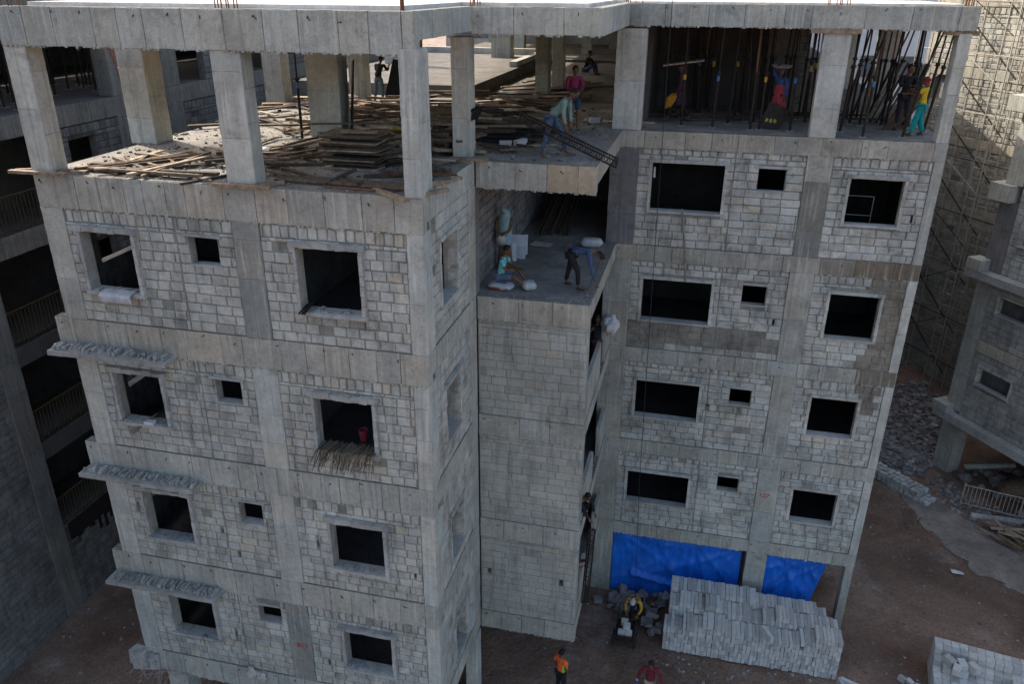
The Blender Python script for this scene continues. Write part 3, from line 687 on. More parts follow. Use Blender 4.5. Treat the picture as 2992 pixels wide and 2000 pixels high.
for (a, b) in ((-.25, .35), (2.25, 2.75)):
    for d in (.5, 1.3):
        mb = MB(); z = .6; mb.tube(wp((a+b)/2+(b-a)*.42, d, .3), wp((a+b)/2+(b-a)*.42, d, 19.2), .012, 5)
        while z < 19.3: mb.tube(wp(a, d, z), wp(b, d, z), .018, 5); z += random.choice([.45, .45, .9, .6])
        mb.build('ladder_rungs', M['steelpale'], SC)
for z in (2.0, 4.2, 6.6, 9, 11.4, 13.4, 15.8, 17.9):
    mb = MB(); mb.tube(wp(-2.3, 1.3, z), wp(5, 1.3, z-.1), .022, 5); mb.build('ledger', M['steelpale'] if z > 12 else M['steel'], SC)
    mb = MB(); a = random.choice([0, 1]); mb.tube(wp(.35, 1.3, z-a*1.4), wp(2.75, 1.3, z-1.4+a*1.4), .02, 5); mb.build('brace', M['steel'] if random.random() < .5 else M['steelpale'], SC)
    mb = MB(); mb.tube(wp(-2.3, .5, z+.6), wp(-.25, 1.3, z+1.7), .02, 5); mb.build('brace', M['steelpale'], SC)
    mb = MB(); mb.tube(wp(-.25, .5, z+1.2), wp(2.6, .5, z-1.0), .035, 5); mb.build('brace', M['steel'], SC)
# pale building far behind
PBd = empty('pale_building', 'bright white building far behind the open top floor at right', 'building')
mb = MB(); mb.box(6, 27, 50, 60, .1, 22); pw = mb.build('wall', M['white'], PBd)
for x in range(8): 
    for z in (3, 6.2, 9.4, 12.6, 15.8, 19):
        mb = MB(); mb.box(7+x*2.5, 8.3+x*2.5, 49.9, 49.99, z, z+1.4); mb.build('window', M['concdark'], PBd)
#==================================================================== RIGHT BUILDING
RB = empty('corner_building', 'dim grey building at the right edge with small windows and open ground floor', 'building')
ru = Vector((.55, -.835, 0)).normalized(); rn = Vector((ru.y, -ru.x, 0)); RP = Vector((15.1, 18.9, 0))
Mr = Matrix((ru, rn, Vector((0, 0, 1)))).transposed().to_4x4(); Mr.translation = RP
random.seed(61)
def rbox(x0, x1, y0, y1, z0, z1, name, mat='conc', jit=0, parent=None):
    mb = MB(); mb.box(x0, x1, y0, y1, z0, z1, T(.92, 1.05), mat=Mr, jit=jit); return mb.build(name, M[mat], parent or RB)
rbox(0, .75, -.6, 0, .05, 2.58, 'column'); rbox(5, 5.7, -.6, 0, .05, 2.58, 'column'); rbox(-.0, .7, -5.5, -5, .05, 2.58, 'column')
rbox(-.3, 14, -9, .38, 2.58, 2.9, 'beam', 'rough', .01); rbox(-.34, .35, -.3, .42, 2.9, 3.2, 'upstand')
rbox(-.02, .62, -.4, .03, 3.0, 8.5, 'column')
block_wall(RB, RP, ru, rn, .62, 14, 2.9, 5.68, [(.98, 2.35, 4.43, 5.12)], mat='blockRB', bw=.42, bh=.22)
mb = MB(); panels(mb, RP, ru, rn, .62, 14, 5.69, 6.15, 1.2, proud=.04); mb.build('beam', M['concbeige'], RB)
block_wall(RB, RP, ru, rn, .62, 14, 6.16, 8.5, [(1.05, 2.3, 7.35, 8.0)], mat='blockRB', bw=.42, bh=.22)
window(RB, RP, ru, rn, .98, 2.35, 4.43, 5.12, 'rim', 3); window(RB, RP, ru, rn, 1.05, 2.3, 7.35, 8.0, 'rim', 4)
rbox(-.32, 14, -9, .48, 8.5, 8.78, 'beam', 'rough', .01); rbox(-.3, .3, -.1, .5, 8.79, 9.2, 'upstand')
rbox(.05, .8, -.5, .02, 8.78, 11.4, 'column', 'concdark'); rbox(-.28, .6, -.5, .3, 11.4, 12.0, 'beam')
block_wall(RB, RP, ru, rn, .8, 14, 8.79, 21, [(1.2, 2.6, 10.0, 10.9)], mat='blockR', bw=.42, bh=.22)
window(RB, RP, ru, rn, 1.2, 2.6, 10.0, 10.9, 'rim', 8)
rbox(.1, .79, -.5, .05, 12.01, 21, 'column'); rbox(-.3, .9, -.2, .4, 14.5, 15.0, 'beam')
rbox(.0, 14, -9, -.62, 8.79, 21, 'building_core', 'blockdk'); rbox(.0, 14, -9, -.52, 3.0, 8.49, 'building_core', 'concdark'); rbox(4, 4.3, -9, -4, .1, 2.57, 'inner_wall', 'concdark')
# boulders, pipe and gate under it
random.seed(62)
for i in range(26):
    s = random.uniform(.12, .3); q = Mr @ Vector((random.uniform(.9, 4.2), random.uniform(-2.6, -.1), .3+s*.5))
    mb = MB(); mb.blob((0, 0, 0), s, s*.8, s*.6, i, .25, tint=T(.7, 1.2)); o = mb.build('boulder', M['rubble']); o.location = q
    tag(o, 'grey boulder lying in the dark under the corner building', 'boulder', 'boulders under the corner building')
mb = MB(); mb.blob((0, 0, 0), 1.3, 1.0, .7, 77, .2, 16, 8); o = mb.build('earth_heap', M['mud'], smooth=True); o.location = Mr @ Vector((3.2, -2.0, .3)); tag(o, 'brown earth heap under the corner building', 'heap')
mb = MB(); mb.tube((0, 0, 0), (1.7, .5, .35), .11, 10); o = mb.build('concrete_pipe', M['conc'], smooth=True); o.location = Mr @ Vector((1.0, -.6, .55)); o.rotation_euler = (0, 0, -.3); tag(o, 'long pale pipe lying on boulders under the corner building', 'pipe')
G = empty('metal_gate', 'low barred metal barrier gate beside the corner building', 'gate')
ga, gb = Vector((15.43, 15.9, .25)), Vector((17.3, 15.45, .25))
mb = MB()
for h in (.15, .95): mb.tube(ga+Vector((0, 0, h)), gb+Vector((0, 0, h)), .022, 6)
for e in (ga, gb): mb.tube(e, e+Vector((0, 0, 1.02)), .028, 6)
mb.build('gate_frame', M['steelpale'], G)
for i in range(1, 14):
    p = ga.lerp(gb, i/14); mb = MB(); mb.tube(p+Vector((0, 0, .15)), p+Vector((0, 0, .95)), .014, 5); mb.build('gate_bar', M['steelpale'], G)
mb = MB(); mb.box(15.6, 18.5, 15.0, 15.25, .15, .42, jit=.03); tag(mb.build('kerb_wall', M['rough']), 'low rough concrete kerb in front of the barred gate', 'kerb')
#==================================================================== LOOSE OBJECTS
def mesh_of(mb, name, mat):
    o = mb.build(name, mat); me = o.data; bpy.data.objects.remove(o); return me
def inst(me, name, loc, rot=(0, 0, 0), sc=(1, 1, 1), label=None, cat=None, group=None):
    o = bpy.data.objects.new(name, me); scene.collection.objects.link(o); o.location = loc; o.rotation_euler = rot; o.scale = sc; tag(o, label, cat, group); return o
random.seed(71)
BM = []
for i in range(6):
    mb = MB(); mb.box(-.5, .5, -.5, .5, 0, 1, T((.76, 1.02)[i % 2]*.92, (.76, 1.02)[i % 2]*1.08, .03), jit=.02); BM.append(mesh_of(mb, 'aerated_block', M['loose']))
stuff = MB(); n_ind = 0
def blk(x, y, z, w, d, h, rz=0, ind=True, label=None, group=None, tilt=0):
    global n_ind
    if ind:
        n_ind += 1; inst(random.choice(BM), 'aerated_block', (x, y, z), (tilt, 0, rz), (w, d, h), label, 'block', group)
    else:
        mm = Matrix.Translation((x, y, z)) @ Matrix.Rotation(rz, 4, 'Z') @ Matrix.Diagonal((w, d, h, 1)); stuff.box(-.5, .5, -.5, .5, 0, 1, T(.74, 1.18, .03), mat=mm, jit=.012)
LB1 = 'grey aerated block packed on edge in the long stack before the blue tarpaulins'; GB1 = 'blocks of the long stack before the tarpaulins'
H = .17
def top_of(r, x):
    q = noise.noise(Vector((x*.9, r*3.3, 2)))
    if r == 0: return 6+(1 if q > .12 else 0)-(1 if x < 5.3 else 0)+(1 if x > 8.6 else 0)
    if r == 1: return 7+(1 if q > .15 else 0)-(1 if 7.3 < x < 7.9 else 0)
    return (8 if x < 6.9 else 7)+(1 if 6.85 < x < 7.5 else 0)-(1 if x > 9.2 else 0)
for r, y in enumerate((6.15, 6.75, 7.35)):
    x = 4.86+(.1 if r else 0); 
    while x < (9.66 if r < 2 else 9.45):
        wd = random.choice([.098, .098, .1, .12]); t = top_of(r, x+.02*r)
        for k in range(t):
            vis = (k == t-1) or (r == 0 and k > 1 and (k+int(x*7)) % 3 == 0)
            if r > 0 and k < t-3: continue
            if random.random() < .012 and k: continue
            off = random.uniform(-.025, .025)
            blk(x+wd/2+random.uniform(-.006, .006), y+off, .26+k*H, wd-.008, .56, H-.006, random.uniform(-.02, .02), vis and n_ind < 190, LB1, GB1)
        x += wd
for r, y in enumerate((6.75, 7.35)): stuff.box(5.02, 9.4, y-.25, y+.25, .2, .26+4*H)
for (x, y, z, rz) in ((7.75, 6.0, .26+6*H, .5), (5.1, 6.2, .26+5*H, 0), (9.9, 5.55, .26, .3), (10.1, 5.7, .26, 1.2)):
    blk(x, y, z, .1, .5, .2, rz, True, 'single grey block left lying askew on or beside the long stack', 'askew blocks at the long stack', tilt=.02)
LB2 = 'square grey block of the stack at the lower right corner'; GB2 = 'blocks of the corner stack'
M2 = Matrix.Translation((12.45, 7.15, 0)) @ Matrix.Rotation(-.165, 4, 'Z')
for r in range(6):
    for c in range(17):
        top = 5 if r < 2 else (4 if r < 3 else (4 if random.random() < .5 else 3)) if r < 4 else 3
        for k in range(top):
            if k < top-2 and c > 0 and r < 5: continue
            q = M2 @ Vector((.1+c*.215, -.1-r*.235, .26+k*.205)); blk(q.x, q.y, q.z, .205, .225, .2, -.165+random.uniform(-.03, .03), k == top-1 and n_ind < 290 or (c == 0 and n_ind < 290), LB2, GB2)
mm = M2
stuff.box(.02, 3.6, -1.15, -.02, .2, .26+.2*2, mat=mm)
for i, (c, r) in enumerate(((.9, 2.6), (1.9, 2.7), (2.9, 2.7), (1.4, 3.8))):
    q = M2 @ Vector((.1+c*.3, -.1-r*.235, .26+4*.205)); blk(q.x, q.y, q.z, .2, .3, .19, random.uniform(-.6, .6), True, LB2, GB2)
for i in range(16): blk(12.25-random.random()*.7, 6.3-random.random()*1.1, .24+random.random()*.06, .2, .13, .15, random.uniform(0, 3), True, 'broken grey block lying on the mud left of the corner stack', 'broken blocks by the corner stack', tilt=random.uniform(-.4, .4))
# row of blocks by the track
a, b = Vector((12.5, 17.35, 0)), Vector((14.25, 15.5, 0)); dv = (b-a).normalized(); pv = Vector((-dv.y, dv.x, 0)); rz = math.atan2(dv.y, dv.x)
for i in range(13):
    for j in range(3):
        for k in range(2 if i < 11 else 1):
            q = a+dv*(i*.2)+pv*(j*.22); blk(q.x+random.uniform(-.02, .02), q.y, .27+k*.2, random.uniform(.14, .18), .19, random.uniform(.15, .2), rz+random.uniform(-.2, .2), k == 1 and j < 2, 'dusty grey block in the low row beside the concrete track', 'blocks of the low row by the track')
tag(stuff.build('packed_blocks', M['loose']), 'grey blocks packed inside the stacks', 'blocks', kind='stuff')
# rubble field and litter
def scatter(name, n, fn, s0, s1, label, mat='rubble', flat=.5, tl=.6, th=1.5):
    mb = MB()
    for i in range(n):
        x, y = fn(); s = s0+(s1-s0)*random.random()**3; z = gz(x, y)
        mm = Matrix.Translation((x, y, z+s*.2)) @ Matrix.Rotation(random.random()*6.3, 4, 'Z') @ Matrix.Rotation(random.uniform(-.5, .5), 4, 'X')
        mb.box(-s, s, -s*random.uniform(.4, .9), s*.7, -s*flat, s*flat, T(tl, th), mat=mm, jit=s*.3)
    return tag(mb.build(name, M[mat]), label, 'debris', kind='stuff')
def poly(pts):
    xs = [p[0] for p in pts]; ys = [p[1] for p in pts]
    def ins(x, y):
        c = False; j = len(pts)-1
        for i in range(len(pts)):
            if (pts[i][1] > y) != (pts[j][1] > y) and x < (pts[j][0]-pts[i][0])*(y-pts[i][1])/(pts[j][1]-pts[i][1])+pts[i][0]: c = not c
            j = i
        return c
    def f():
        while True:
            x, y = random.uniform(min(xs), max(xs)), random.uniform(min(ys), max(ys))
            if ins(x, y): return x, y
    return f
scatter('rubble', 2600, poly([(12.6, 18.0), (12.8, 25), (16.5, 27), (17, 24), (15.2, 19), (14.4, 17.6)]), .02, .16, 'grey rubble strewn between the buildings at right')
scatter('gravel', 900, poly([(14.2, 16.6), (15.2, 18.5), (15.9, 16.6), (18.5, 15), (19.5, 12), (17.4, 12.8)]), .015, .10, 'grey gravel and chips along the edge of the track')
scatter('litter', 420, poly([(-1, -1), (2.5, 7.9), (4.2, 8), (5, 5.6), (11, 4.5), (13, 12), (19, 9), (12, -3)]), .008, .035, 'small pale chips littering the mud', th=2.2, tl=1.0)
scatter('litter', 260, poly([(-13, -4), (-13, 9), (-9.5, 9), (-8, 0), (-5, -4)]), .01, .06, 'small pale chips on the dark mud at left', th=1.9)
random.seed(73)
for i in range(46):
    x = 3.1+random.random()*1.75; y = 7.95-random.random()*(1.6 if x > 4.3 else .75); s = random.uniform(.07, .19)
    mb = MB(); mb.box(-s, s, -s*.7, s*.7, -s*.5, s*.5, T(.65, 1.2), jit=s*.25); o = mb.build('broken_block', M['rubble']); o.location = (x, y, .3+s*.5+random.random()*.2*(x > 3.9)); o.rotation_euler = (random.uniform(-.6, .6), random.uniform(-.6, .6), random.uniform(0, 3)); tag(o, 'broken grey block in the rubble heap between the tarpaulin and the long stack', 'broken block', 'broken blocks of the heap by the tarpaulin')
mb = MB(); mb.box(-.14, .14, -.1, .1, -.08, .08, jit=.01); o = mb.build('broken_block', M['rubble']); o.location = (2.72, 7.35, .4); o.rotation_euler = (0, .2, .4); tag(o, 'lone grey block on dark ground left of the large tarpaulin', 'broken block')
scatter('litter', 700, poly([(10.2, 5), (10.5, 16), (13, 17), (17, 10.5), (19, 6), (14, 3)]), .01, .05, 'earth crumbs and chips on the brown ground at right', tl=.5, th=1.5)
scatter('cement_chips', 170, poly([(4.6, 4.9), (4.6, 5.8), (10.4, 6.0), (10.9, 4.6)]), .01, .06, 'grey block chips in front of the long stack', tl=.8, th=1.4)
# tarpaulins
def tarpaulin(x0, x1b, x1t, zt, zb, zt2, label, seed, sag):
    mb = MB(); nx, nz = 84, 40; vs = []
    for j in range(nz+1):
        f = j/nz
        for i in range(nx+1):
            g = i/nx; xr = x1b+(x1t-x1b)*f; x = x0+(xr-x0)*g; z = zb+(zt+(zt2-zt)*g-zb)*f
            d = .04*noise.noise(Vector((x*4.2+seed, z*.6, seed)))+.025*noise.noise(Vector((x*9, z*1.6, seed)))
            for (cx, cz, an, am) in ((x0, zt, -.5, .03), (x0+(x1t-x0)*.3, zt, -1.35, .035), (x0+(x1t-x0)*.62, zt, -1.9, .045), (x1t, zt2, -2.5, .045), (x0+(x1t-x0)*.62, zt, -1.2, .035)):
                dx, dz = x-cx, z-cz; r = math.hypot(dx, dz)+.05; th = math.atan2(dz, dx)-an
                if abs(th) < 1: d += .9*am*(1-2*abs(math.sin(th*8+seed+r*.4))**.5)*min(1, r*1.3)*math.exp(-abs(th)*1.5)
            # loose fold sagging at the lower left
            if sag:
                k = math.exp(-((z-(.95-.22*(x-4.0)**1*1.0))/.07)**2)*(1 if 3.6 < x < 5.4 else 0)
                d += .16*k
            vs.append((x, YR+.16-d-(.12*(1-f)**2), z))
    mb.add(vs, [(j*(nx+1)+i, j*(nx+1)+i+1, (j+1)*(nx+1)+i+1, (j+1)*(nx+1)+i) for j in range(nz) for i in range(nx)])
    o = mb.build('tarpaulin', M['tarp'], smooth=True); m = o.modifiers.new('thickness', 'SOLIDIFY'); m.thickness = .004; tag(o, label, 'tarpaulin')
tarpaulin(3.02, 7.0, 6.98, 2.57, .22, 2.57, 'large creased blue tarpaulin closing the wide ground floor opening', 3, True)
tarpaulin(7.6, 9.02, 9.5, 2.57, .25, 2.57, 'smaller blue tarpaulin with slanting right edge, right of the middle pillar', 8, False)
# rope line and dark poles in front of the right block
mb = MB(); P = [Vector((3.55, 7.9, 20)), Vector((3.55, 7.9, 18.04)), Vector((3.62, 7.9, 11)), Vector((3.71, 7.9, 4.74)), Vector((3.87, 7.9, .5))]
for a, b in zip(P, P[1:]): mb.tube(a, b, .009, 5)
tag(mb.build('hanging_rope', M['rope']), 'thin dark rope hanging down the whole right facade past a window', 'rope')
mb = MB(); P = [Vector(p) for p in ((4.22, 7.98, 13.08), (4.3, 7.94, 12.5), (4.36, 7.9, 12.16), (4.47, 7.97, 11.1))]
for a, b in zip(P, P[1:]): mb.tube(a, b, .02, 6)
tag(mb.build('wooden_pole', M['wood']), 'thin brown pole leaning down the facade below the top wide window', 'pole')
# window sill objects
random.seed(75)
mb = MB(); n = 16; vs = []
for j in range(9):
    for i in range(n+1):
        x = -6.78+.72*i/n; f = j/8
        y = .1-.32*min(f, .55)/.55; z = 12.725-(0 if f < .55 else (f-.55)*.42)+.012*noise.noise(Vector((x*8, f*6, 1)))*2
        vs.append((x+.05*f, y-.02*(f > .55), z))
mb.add(vs, [(j*(n+1)+i, j*(n+1)+i+1, (j+1)*(n+1)+i+1, (j+1)*(n+1)+i) for j in range(8) for i in range(n)])
o = mb.build('empty_sack', M['sack'], smooth=True); m = o.modifiers.new('t', 'SOLIDIFY'); m.thickness = .006; tag(o, 'white empty sack draped over the sill of the top left window', 'sack')
for i, dx in enumerate((0, .06, .11)):
    mb = MB(); mb.tube((-2.42+dx, .15, 12.76+.02*i), (-2.40+dx, -.27, 12.73), .018, 8); tag(mb.build('metal_pipe', M['steel']), 'short dark pipe lying across the sill of the top right window of the left block', 'pipe', 'pipes on the sill')
for i in range(70):
    mb = MB(); x = -2.35+1.2*i/70+random.uniform(-.02, .02); a = Vector((x, random.uniform(.05, .25), 9.73+random.random()*.04)); lean = random.uniform(-.24, .08)
    b = Vector((x+lean*.4, -.22, 9.74+random.random()*.05)); c = Vector((x+lean, -.36-random.random()*.12, 9.36+random.random()*.24)); t = T(.35, 1.1, .1)
    mb.tube(a, b, .012, 4, t, .013); mb.tube(b, c, .013, 4, t, .004)
    tag(mb.build('palm_frond', M['straw']), 'dry brown stalk in the fringe hanging over the middle right window sill', 'frond', 'dry stalks over the sill')
mb = MB(); mb.lathe([(.07, 0), (.095, .24), (.10, .25), (.095, .255), (.08, .22), (.07, .05)], (-1.62, .42, 9.72), 16)
o = mb.build('bucket', M['cloth_maroon'], smooth=False); tag(o, 'red bucket inside the window above the dry fringe', 'bucket')
mb = MB(); mb.box(-6.42, -6.2, -.12, .02, 9.72, 9.79, (1.6, 1.6, 1.6), jit=.01); tag(mb.build('foam_piece', M['paper']), 'small white slab on the sill of the left window one floor down', 'foam piece')
for i in range(7):
    mb = MB(); mb.tube((-6.35+random.uniform(-.02, .02), .25, 9.8), (-6.62+random.uniform(-.06, .06), -.3, 9.58+random.uniform(-.03, .03)), .007, 4, T(.6, 1.4)); tag(mb.build('dry_stalk', M['straw']), 'thin dry stalk sticking out over the sill beside the white slab', 'stalk', 'stalks beside the white slab')
for i in range(14):
    mb = MB(); p = Vector((6.28+random.uniform(-.05, .05), 7.96, 7.54)); mb.tube(p, p+Vector((random.uniform(-.02, .14), -.04-random.random()*.05, -.2-random.random()*.16)), .008, 4, T(.6, 1.3), .003); tag(mb.build('dry_leaf_strand', M['straw']), 'dry strand drooping from the small window of the right block', 'strand', 'strands at the small window')
for i in range(8):
    mb = MB(); p = Vector((-6.0+random.uniform(-.06, .06), -.02, 3.86)); mb.tube(p, p+Vector((random.uniform(-.1, .1), -.1-random.random()*.1, random.uniform(-.2, .1))), .006, 4, T(.6, 1.3)); tag(mb.build('twig', M['straw']), 'twig in the small tuft on the lowest left window sill', 'twig', 'twigs on the lowest sill')
for (x, z, s) in ((-4.85, 2.92, .13), (-4.62, 2.82, .12)):
    mb = MB(); mb.blob((0, 0, 0), s, .06, s*1.2, int(x*10), .5, 12, 8, fr=2.6); o = mb.build('plastic_rag', M['sackgrey']); o.location = (x, -.06, z); tag(o, 'crumpled grey rag caught on the lowest beam of the left block', 'rag', 'rags on the lowest beam')
mb = MB(); mb.tube((0, 0, 0), (0, 0, -.26), .02, 8, r1=.035); o = mb.build('plastic_bottle', M['sack']); o.location = (3.44, 7.96, 14.12); tag(o, 'pale bottle hanging in the corner of the top wide window', 'bottle')
# steel frame seen in the top right window
Fm = empty('folding_frame', 'thin dark metal frame standing inside the top right window', 'frame')
mb = MB()
for (a, b) in (((8.3, 9.2, 12.4), (8.3, 9.2, 13.4)), ((9.0, 9.2, 12.4), (9.0, 9.2, 13.4)), ((8.3, 9.2, 13.4), (9.0, 9.2, 13.4)), ((8.3, 9.2, 12.9), (9.0, 9.2, 12.9))): mb.tube(a, b, .014, 5)
mb.build('tube_frame', M['steelpale'], Fm)
# ---- planks
random.seed(81)
PM = []
for i in range(10):
    mb = MB(); n = 6; w, h = .05, .018; bend = random.uniform(-.012, .012); vs = []
    for k in range(n+1):
        x = -.5+k/n; dz = bend*(1-(2*x)**2)*2; jw = random.uniform(-.05, .05)
        for (y, z) in ((-.5, 0), (.5, 0), (.5, 1), (-.5, 1)): vs.append((x, y*(1+jw), z+dz*4))
    fs = [(k*4+a, k*4+(a+1) % 4, (k+1)*4+(a+1) % 4, (k+1)*4+a) for k in range(n) for a in range(4)]+[(3, 2, 1, 0), (n*4, n*4+1, n*4+2, n*4+3)]
    mb.add(vs, fs, [(1.25, 1.15, 1.0), (.45, .41, .39), (.7, .63, .57), (.28, .25, .23), (.9, .7, .5), (.4, .31, .25), (1.6, 1.55, 1.45), (.55, .52, .48), (.35, .33, .31), (.8, .76, .7)][i]); PM.append(mesh_of(mb, 'timber_plank', M['wood']))
npl = 0
def plank(x, y, z, L, w, h, rz, ry=0, label=None, group=None, me=None, name='timber_plank', cat='plank'):
    global npl; npl += 1
    return inst(me or random.choice(PM), name, (x, y, z), (random.uniform(-.08, .08), ry, rz), (L, w, h), label, cat, group)
gA = ('weathered board lying scattered on the sunny left part of the open floor', 'boards on the left part of the open floor')
gB = ('old timber in the jumbled heap on the middle of the open floor', 'timbers in the middle heap')
gC = ('dark timber in the deep heap behind the front columns', 'timbers in the deep rear heap')
gD = ('loose board on the right part of the open floor near the man with the girder', 'boards near the girder man')
for i in range(34):
    t = random.random()**.6; x = -6.9+t*3.0+random.uniform(-.3, .3); y = .5+random.random()*(1.4+t*3.2)
    plank(x, y, 15.0+random.random()*.13*t, random.uniform(.9, 2.3), random.choice([.05, .07, .1, .14]), random.choice([.03, .045, .05]), random.choice([.95, 1.05, .8, .5, 1.2, .15, -.4, -.9, 1.7])+random.uniform(-.3, .3), random.uniform(-.04, .04), *gA)
for (x, y, L, w, rz) in ((-5.9, .38, 2.6, .16, -.06), (-5.3, .22, 2.0, .06, -.02), (-6.4, 1.2, 2.4, .06, .98), (-6.25, 1.3, 2.2, .06, .95), (-6.1, 1.25, 2.3, .07, .9), (-6.9, .75, .4, .14, .1), (-6.35, .3, .55, .1, .5)):
    plank(x, y, 15.02+random.random()*.06, L, w, .045, rz, 0, *gA)
for i in range(74):
    x = -3.6+random.random()*3.2; y = .75+random.random()*4.2
    if -3.3 < x < -1.0 and 1.0 < y < 3.4: continue
    plank(x, y, 15.0+random.random()*.28, random.uniform(.7, 2.2), random.choice([.05, .07, .1, .16]), random.choice([.03, .045, .06]), random.choice([.1, .3, .8, -.2, 1.1, -.6, 1.6, 2.2])+random.uniform(-.35, .35), random.uniform(-.12, .12), *gB)
for i in range(84):
    x = -5.3+random.random()*5.4; y = 4.8+random.random()*6.6; hgt = .42*max(0, 1-((x+2.6)/3.2)**2)
    if x > -.9 and y < 6.0: continue
    plank(x, y, 15.0+random.random()*(.1+hgt), random.uniform(1.2, 2.8), random.choice([.06, .08, .12, .2]), random.choice([.04, .05, .07]), random.choice([0, .12, -.15, .25, .9, 2.4])+random.uniform(-.15, .15), random.uniform(-.07, .07), *gC)
for i in range(36):
    x = -7.9+random.random()*3.6; y = 5.0+random.random()*6.2+(.6 if x < -6.5 else 0)
    plank(x, y, 15.0+random.random()*.2, random.uniform(.8, 2.2), random.choice([.05, .07, .1, .22]), random.choice([.03, .045, .05]), random.choice([.9, .2, .5, 1.3, -.5])+random.uniform(-.25, .25), random.uniform(-.06, .06), 'sunlit board in the scatter behind the second front column', 'boards behind the second front column')
for i in range(16):
    plank(-.2+random.random()*1.3, 4.2+random.random()*1.9+(random.random()*3 if i > 9 else 0), 15.0+random.random()*.06, random.uniform(.4, 1.1), random.choice([.06, .1]), .035, random.uniform(-.7, .9), 0, *gD)
for i in range(26):
    plank(-2.2+random.random()*2.6, 11.5+random.random()*7, 15.0+random.random()*.08, random.uniform(1.2, 2.6), .1, .05, random.uniform(.3, 1.2), 0, 'dark plank lying far back on the open floor', 'planks far back on the open floor')
mb = MB()
for i in range(2600):
    x = random.uniform(-7.8, 2.2); y = random.uniform(.1, 11.5); s_ = .008+.035*random.random()**4
    if x > -.1 and y < 3.6: continue
    m_ = Matrix.Translation((x, y, 15.0)) @ Matrix.Rotation(random.random()*6, 4, 'Z'); mb.box(-s_, s_*1.6, -s_*.7, s_, -.01, s_*.9, random.choice([T(.5, 1.3), (.45, .36, .3), (1.3, 1.25, 1.15)]), mat=m_, jit=s_*.3)
tag(mb.build('debris', M['rubble']), 'wood chips and cement crumbs littering the open floor', 'debris', kind='stuff')
# neat stack of formwork boards
for k in range(14):
    plank(-2.1+random.uniform(-.06, .06), 2.2+random.uniform(-.05, .05), 15.0+k*.048, random.uniform(1.02, 1.3), .85, .03, random.uniform(-.05, .05), 0, 'dirty formwork board in the neat square stack on the open floor', 'boards of the neat stack', name='formwork_board', cat='board', me=PM[(6, 1, 8, 5, 0, 3, 7)[k % 7]])
plank(-2.0, 2.1, 15.0+14*.048, .7, .22, .035, .1, 0, 'short pale board lying on top of the neat square stack', None, me=PM[0])
for k in range(6): plank(-1.35+random.uniform(-.04, .04), 2.75, 15.0+k*.05, 1.1, .3, .04, .95+random.uniform(-.1, .1), 0, 'board leaning against the right side of the neat stack', 'boards beside the neat stack')
# long poles behind the front edge
for i, (x0, y0, x1, y1) in enumerate(((-3.05, .62, -.35, .52), (-3.0, .5, -.4, .38), (-2.9, .78, -.5, .7), (-1.9, .2, -.9, .16))):
    mb = MB(); mb.tube((x0, y0, 15.045), (x1, y1, 15.045), .036 if i < 3 else .02, 8, (.6, .5, .42)); tag(mb.build('wooden_pole', M['wood'] if i < 3 else M['rebar']), 'long round brown pole lying along the front edge between two columns', 'pole', 'poles along the front edge')
# kicker timbers round the column feet
for (x, y, L, rz, w) in ((-7.65, -.08, 1.25, .02, .1), (-8.0, .1, .5, .45, .08), (-7.2, .28, .8, .65, .09), (-6.95, .18, .3, .2, .12), (-3.35, -.1, 1.15, 0, .09), (-3.35, .02, .55, .05, .08), (-2.95, .22, .5, .75, .1), (-.55, -.02, 1.0, -.62, .11), (.05, .3, .75, .9, .12), (.06, 1.2, .8, 1.1, .1), (-.2, .9, .9, .8, .1), (-.1, 3.3, .8, .1, .13), (-.25, 3.05, .6, -.2, .1)):
    plank(x, y, 15.0, L, w, .06, rz, 0, 'thick pale timber round the foot of a front column, at the slab edge', 'timbers round the column feet', me=PM[0])
for (x, y, L, rz) in ((7.3, YR-.0, 1.1, 0), (9.95, YR+.1, .75, .05)):
    plank(x, y, 17.36, L, .1, .1, rz, 0, 'timber clamped at the head of a right block column', 'timbers at the column heads', me=PM[0])
# black panels
mb = MB(); mb.box(-.25, .25, -.01, .01, 0, 1.75); o = mb.build('shutter_panel', M['black']); o.location = (-3.45, 4.95, 15.02); o.rotation_euler = (R(-6), R(-11), R(-60)); tag(o, 'tall thin black panel leaning on the big middle column', 'panel')
for i in range(7):
    mb = MB(); mb.box(-.9, .9, -.28, .28, 0, .05, jit=.02); o = mb.build('steel_shutter', M['black']); o.location = (-.2+random.uniform(-.6, .5), 5.6+i*.28, 15.02+.055*i*random.random()); o.rotation_euler = (0, 0, random.uniform(-.15, .1)); tag(o, 'dark flat steel shutter lying behind the slim second column', 'shutter', 'steel shutters on the floor')
for i in range(3):
    mb = MB(); mb.box(-.02, .02, -.3, .3, 0, 1.1); o = mb.build('leaning_shutter', M['black']); o.location = (-.75+.1*i, 3.9, 15.02); o.rotation_euler = (0, R(28), 0); tag(o, 'black shutter leaning on the slim second column', 'shutter', 'shutters leaning on the slim column')
mb = MB(); mb.box(-.5, .5, -.25, .25, 0, .02, (1.3, 1.3, 1.3), jit=.01); o = mb.build('pale_sheet', M['paper']); o.location = (-4.6, 2.6, 15.14); o.rotation_euler = (0, .04, .3); o.scale = (.6, .6, 1); tag(o, 'pale flat sheet lying among the scattered boards at left', 'sheet')
mb = MB(); mb.blob((0, 0, .2), .13, .1, .3, 4, .3); o = mb.build('hanging_cloth', M['cloth_aqua']); o.location = (-.62, 1.3, 15.0); tag(o, 'pale blue cloth bundle beside the front corner column', 'cloth')
mb = MB(); mb.tube((0, 0, 0), (.55, .12, .04), .04, 8); o = mb.build('yellow_pipe', M['yellowband']); o.location = (-2.5, 5.1, 15.25); tag(o, 'short yellow pipe end in the timber heap', 'pipe')
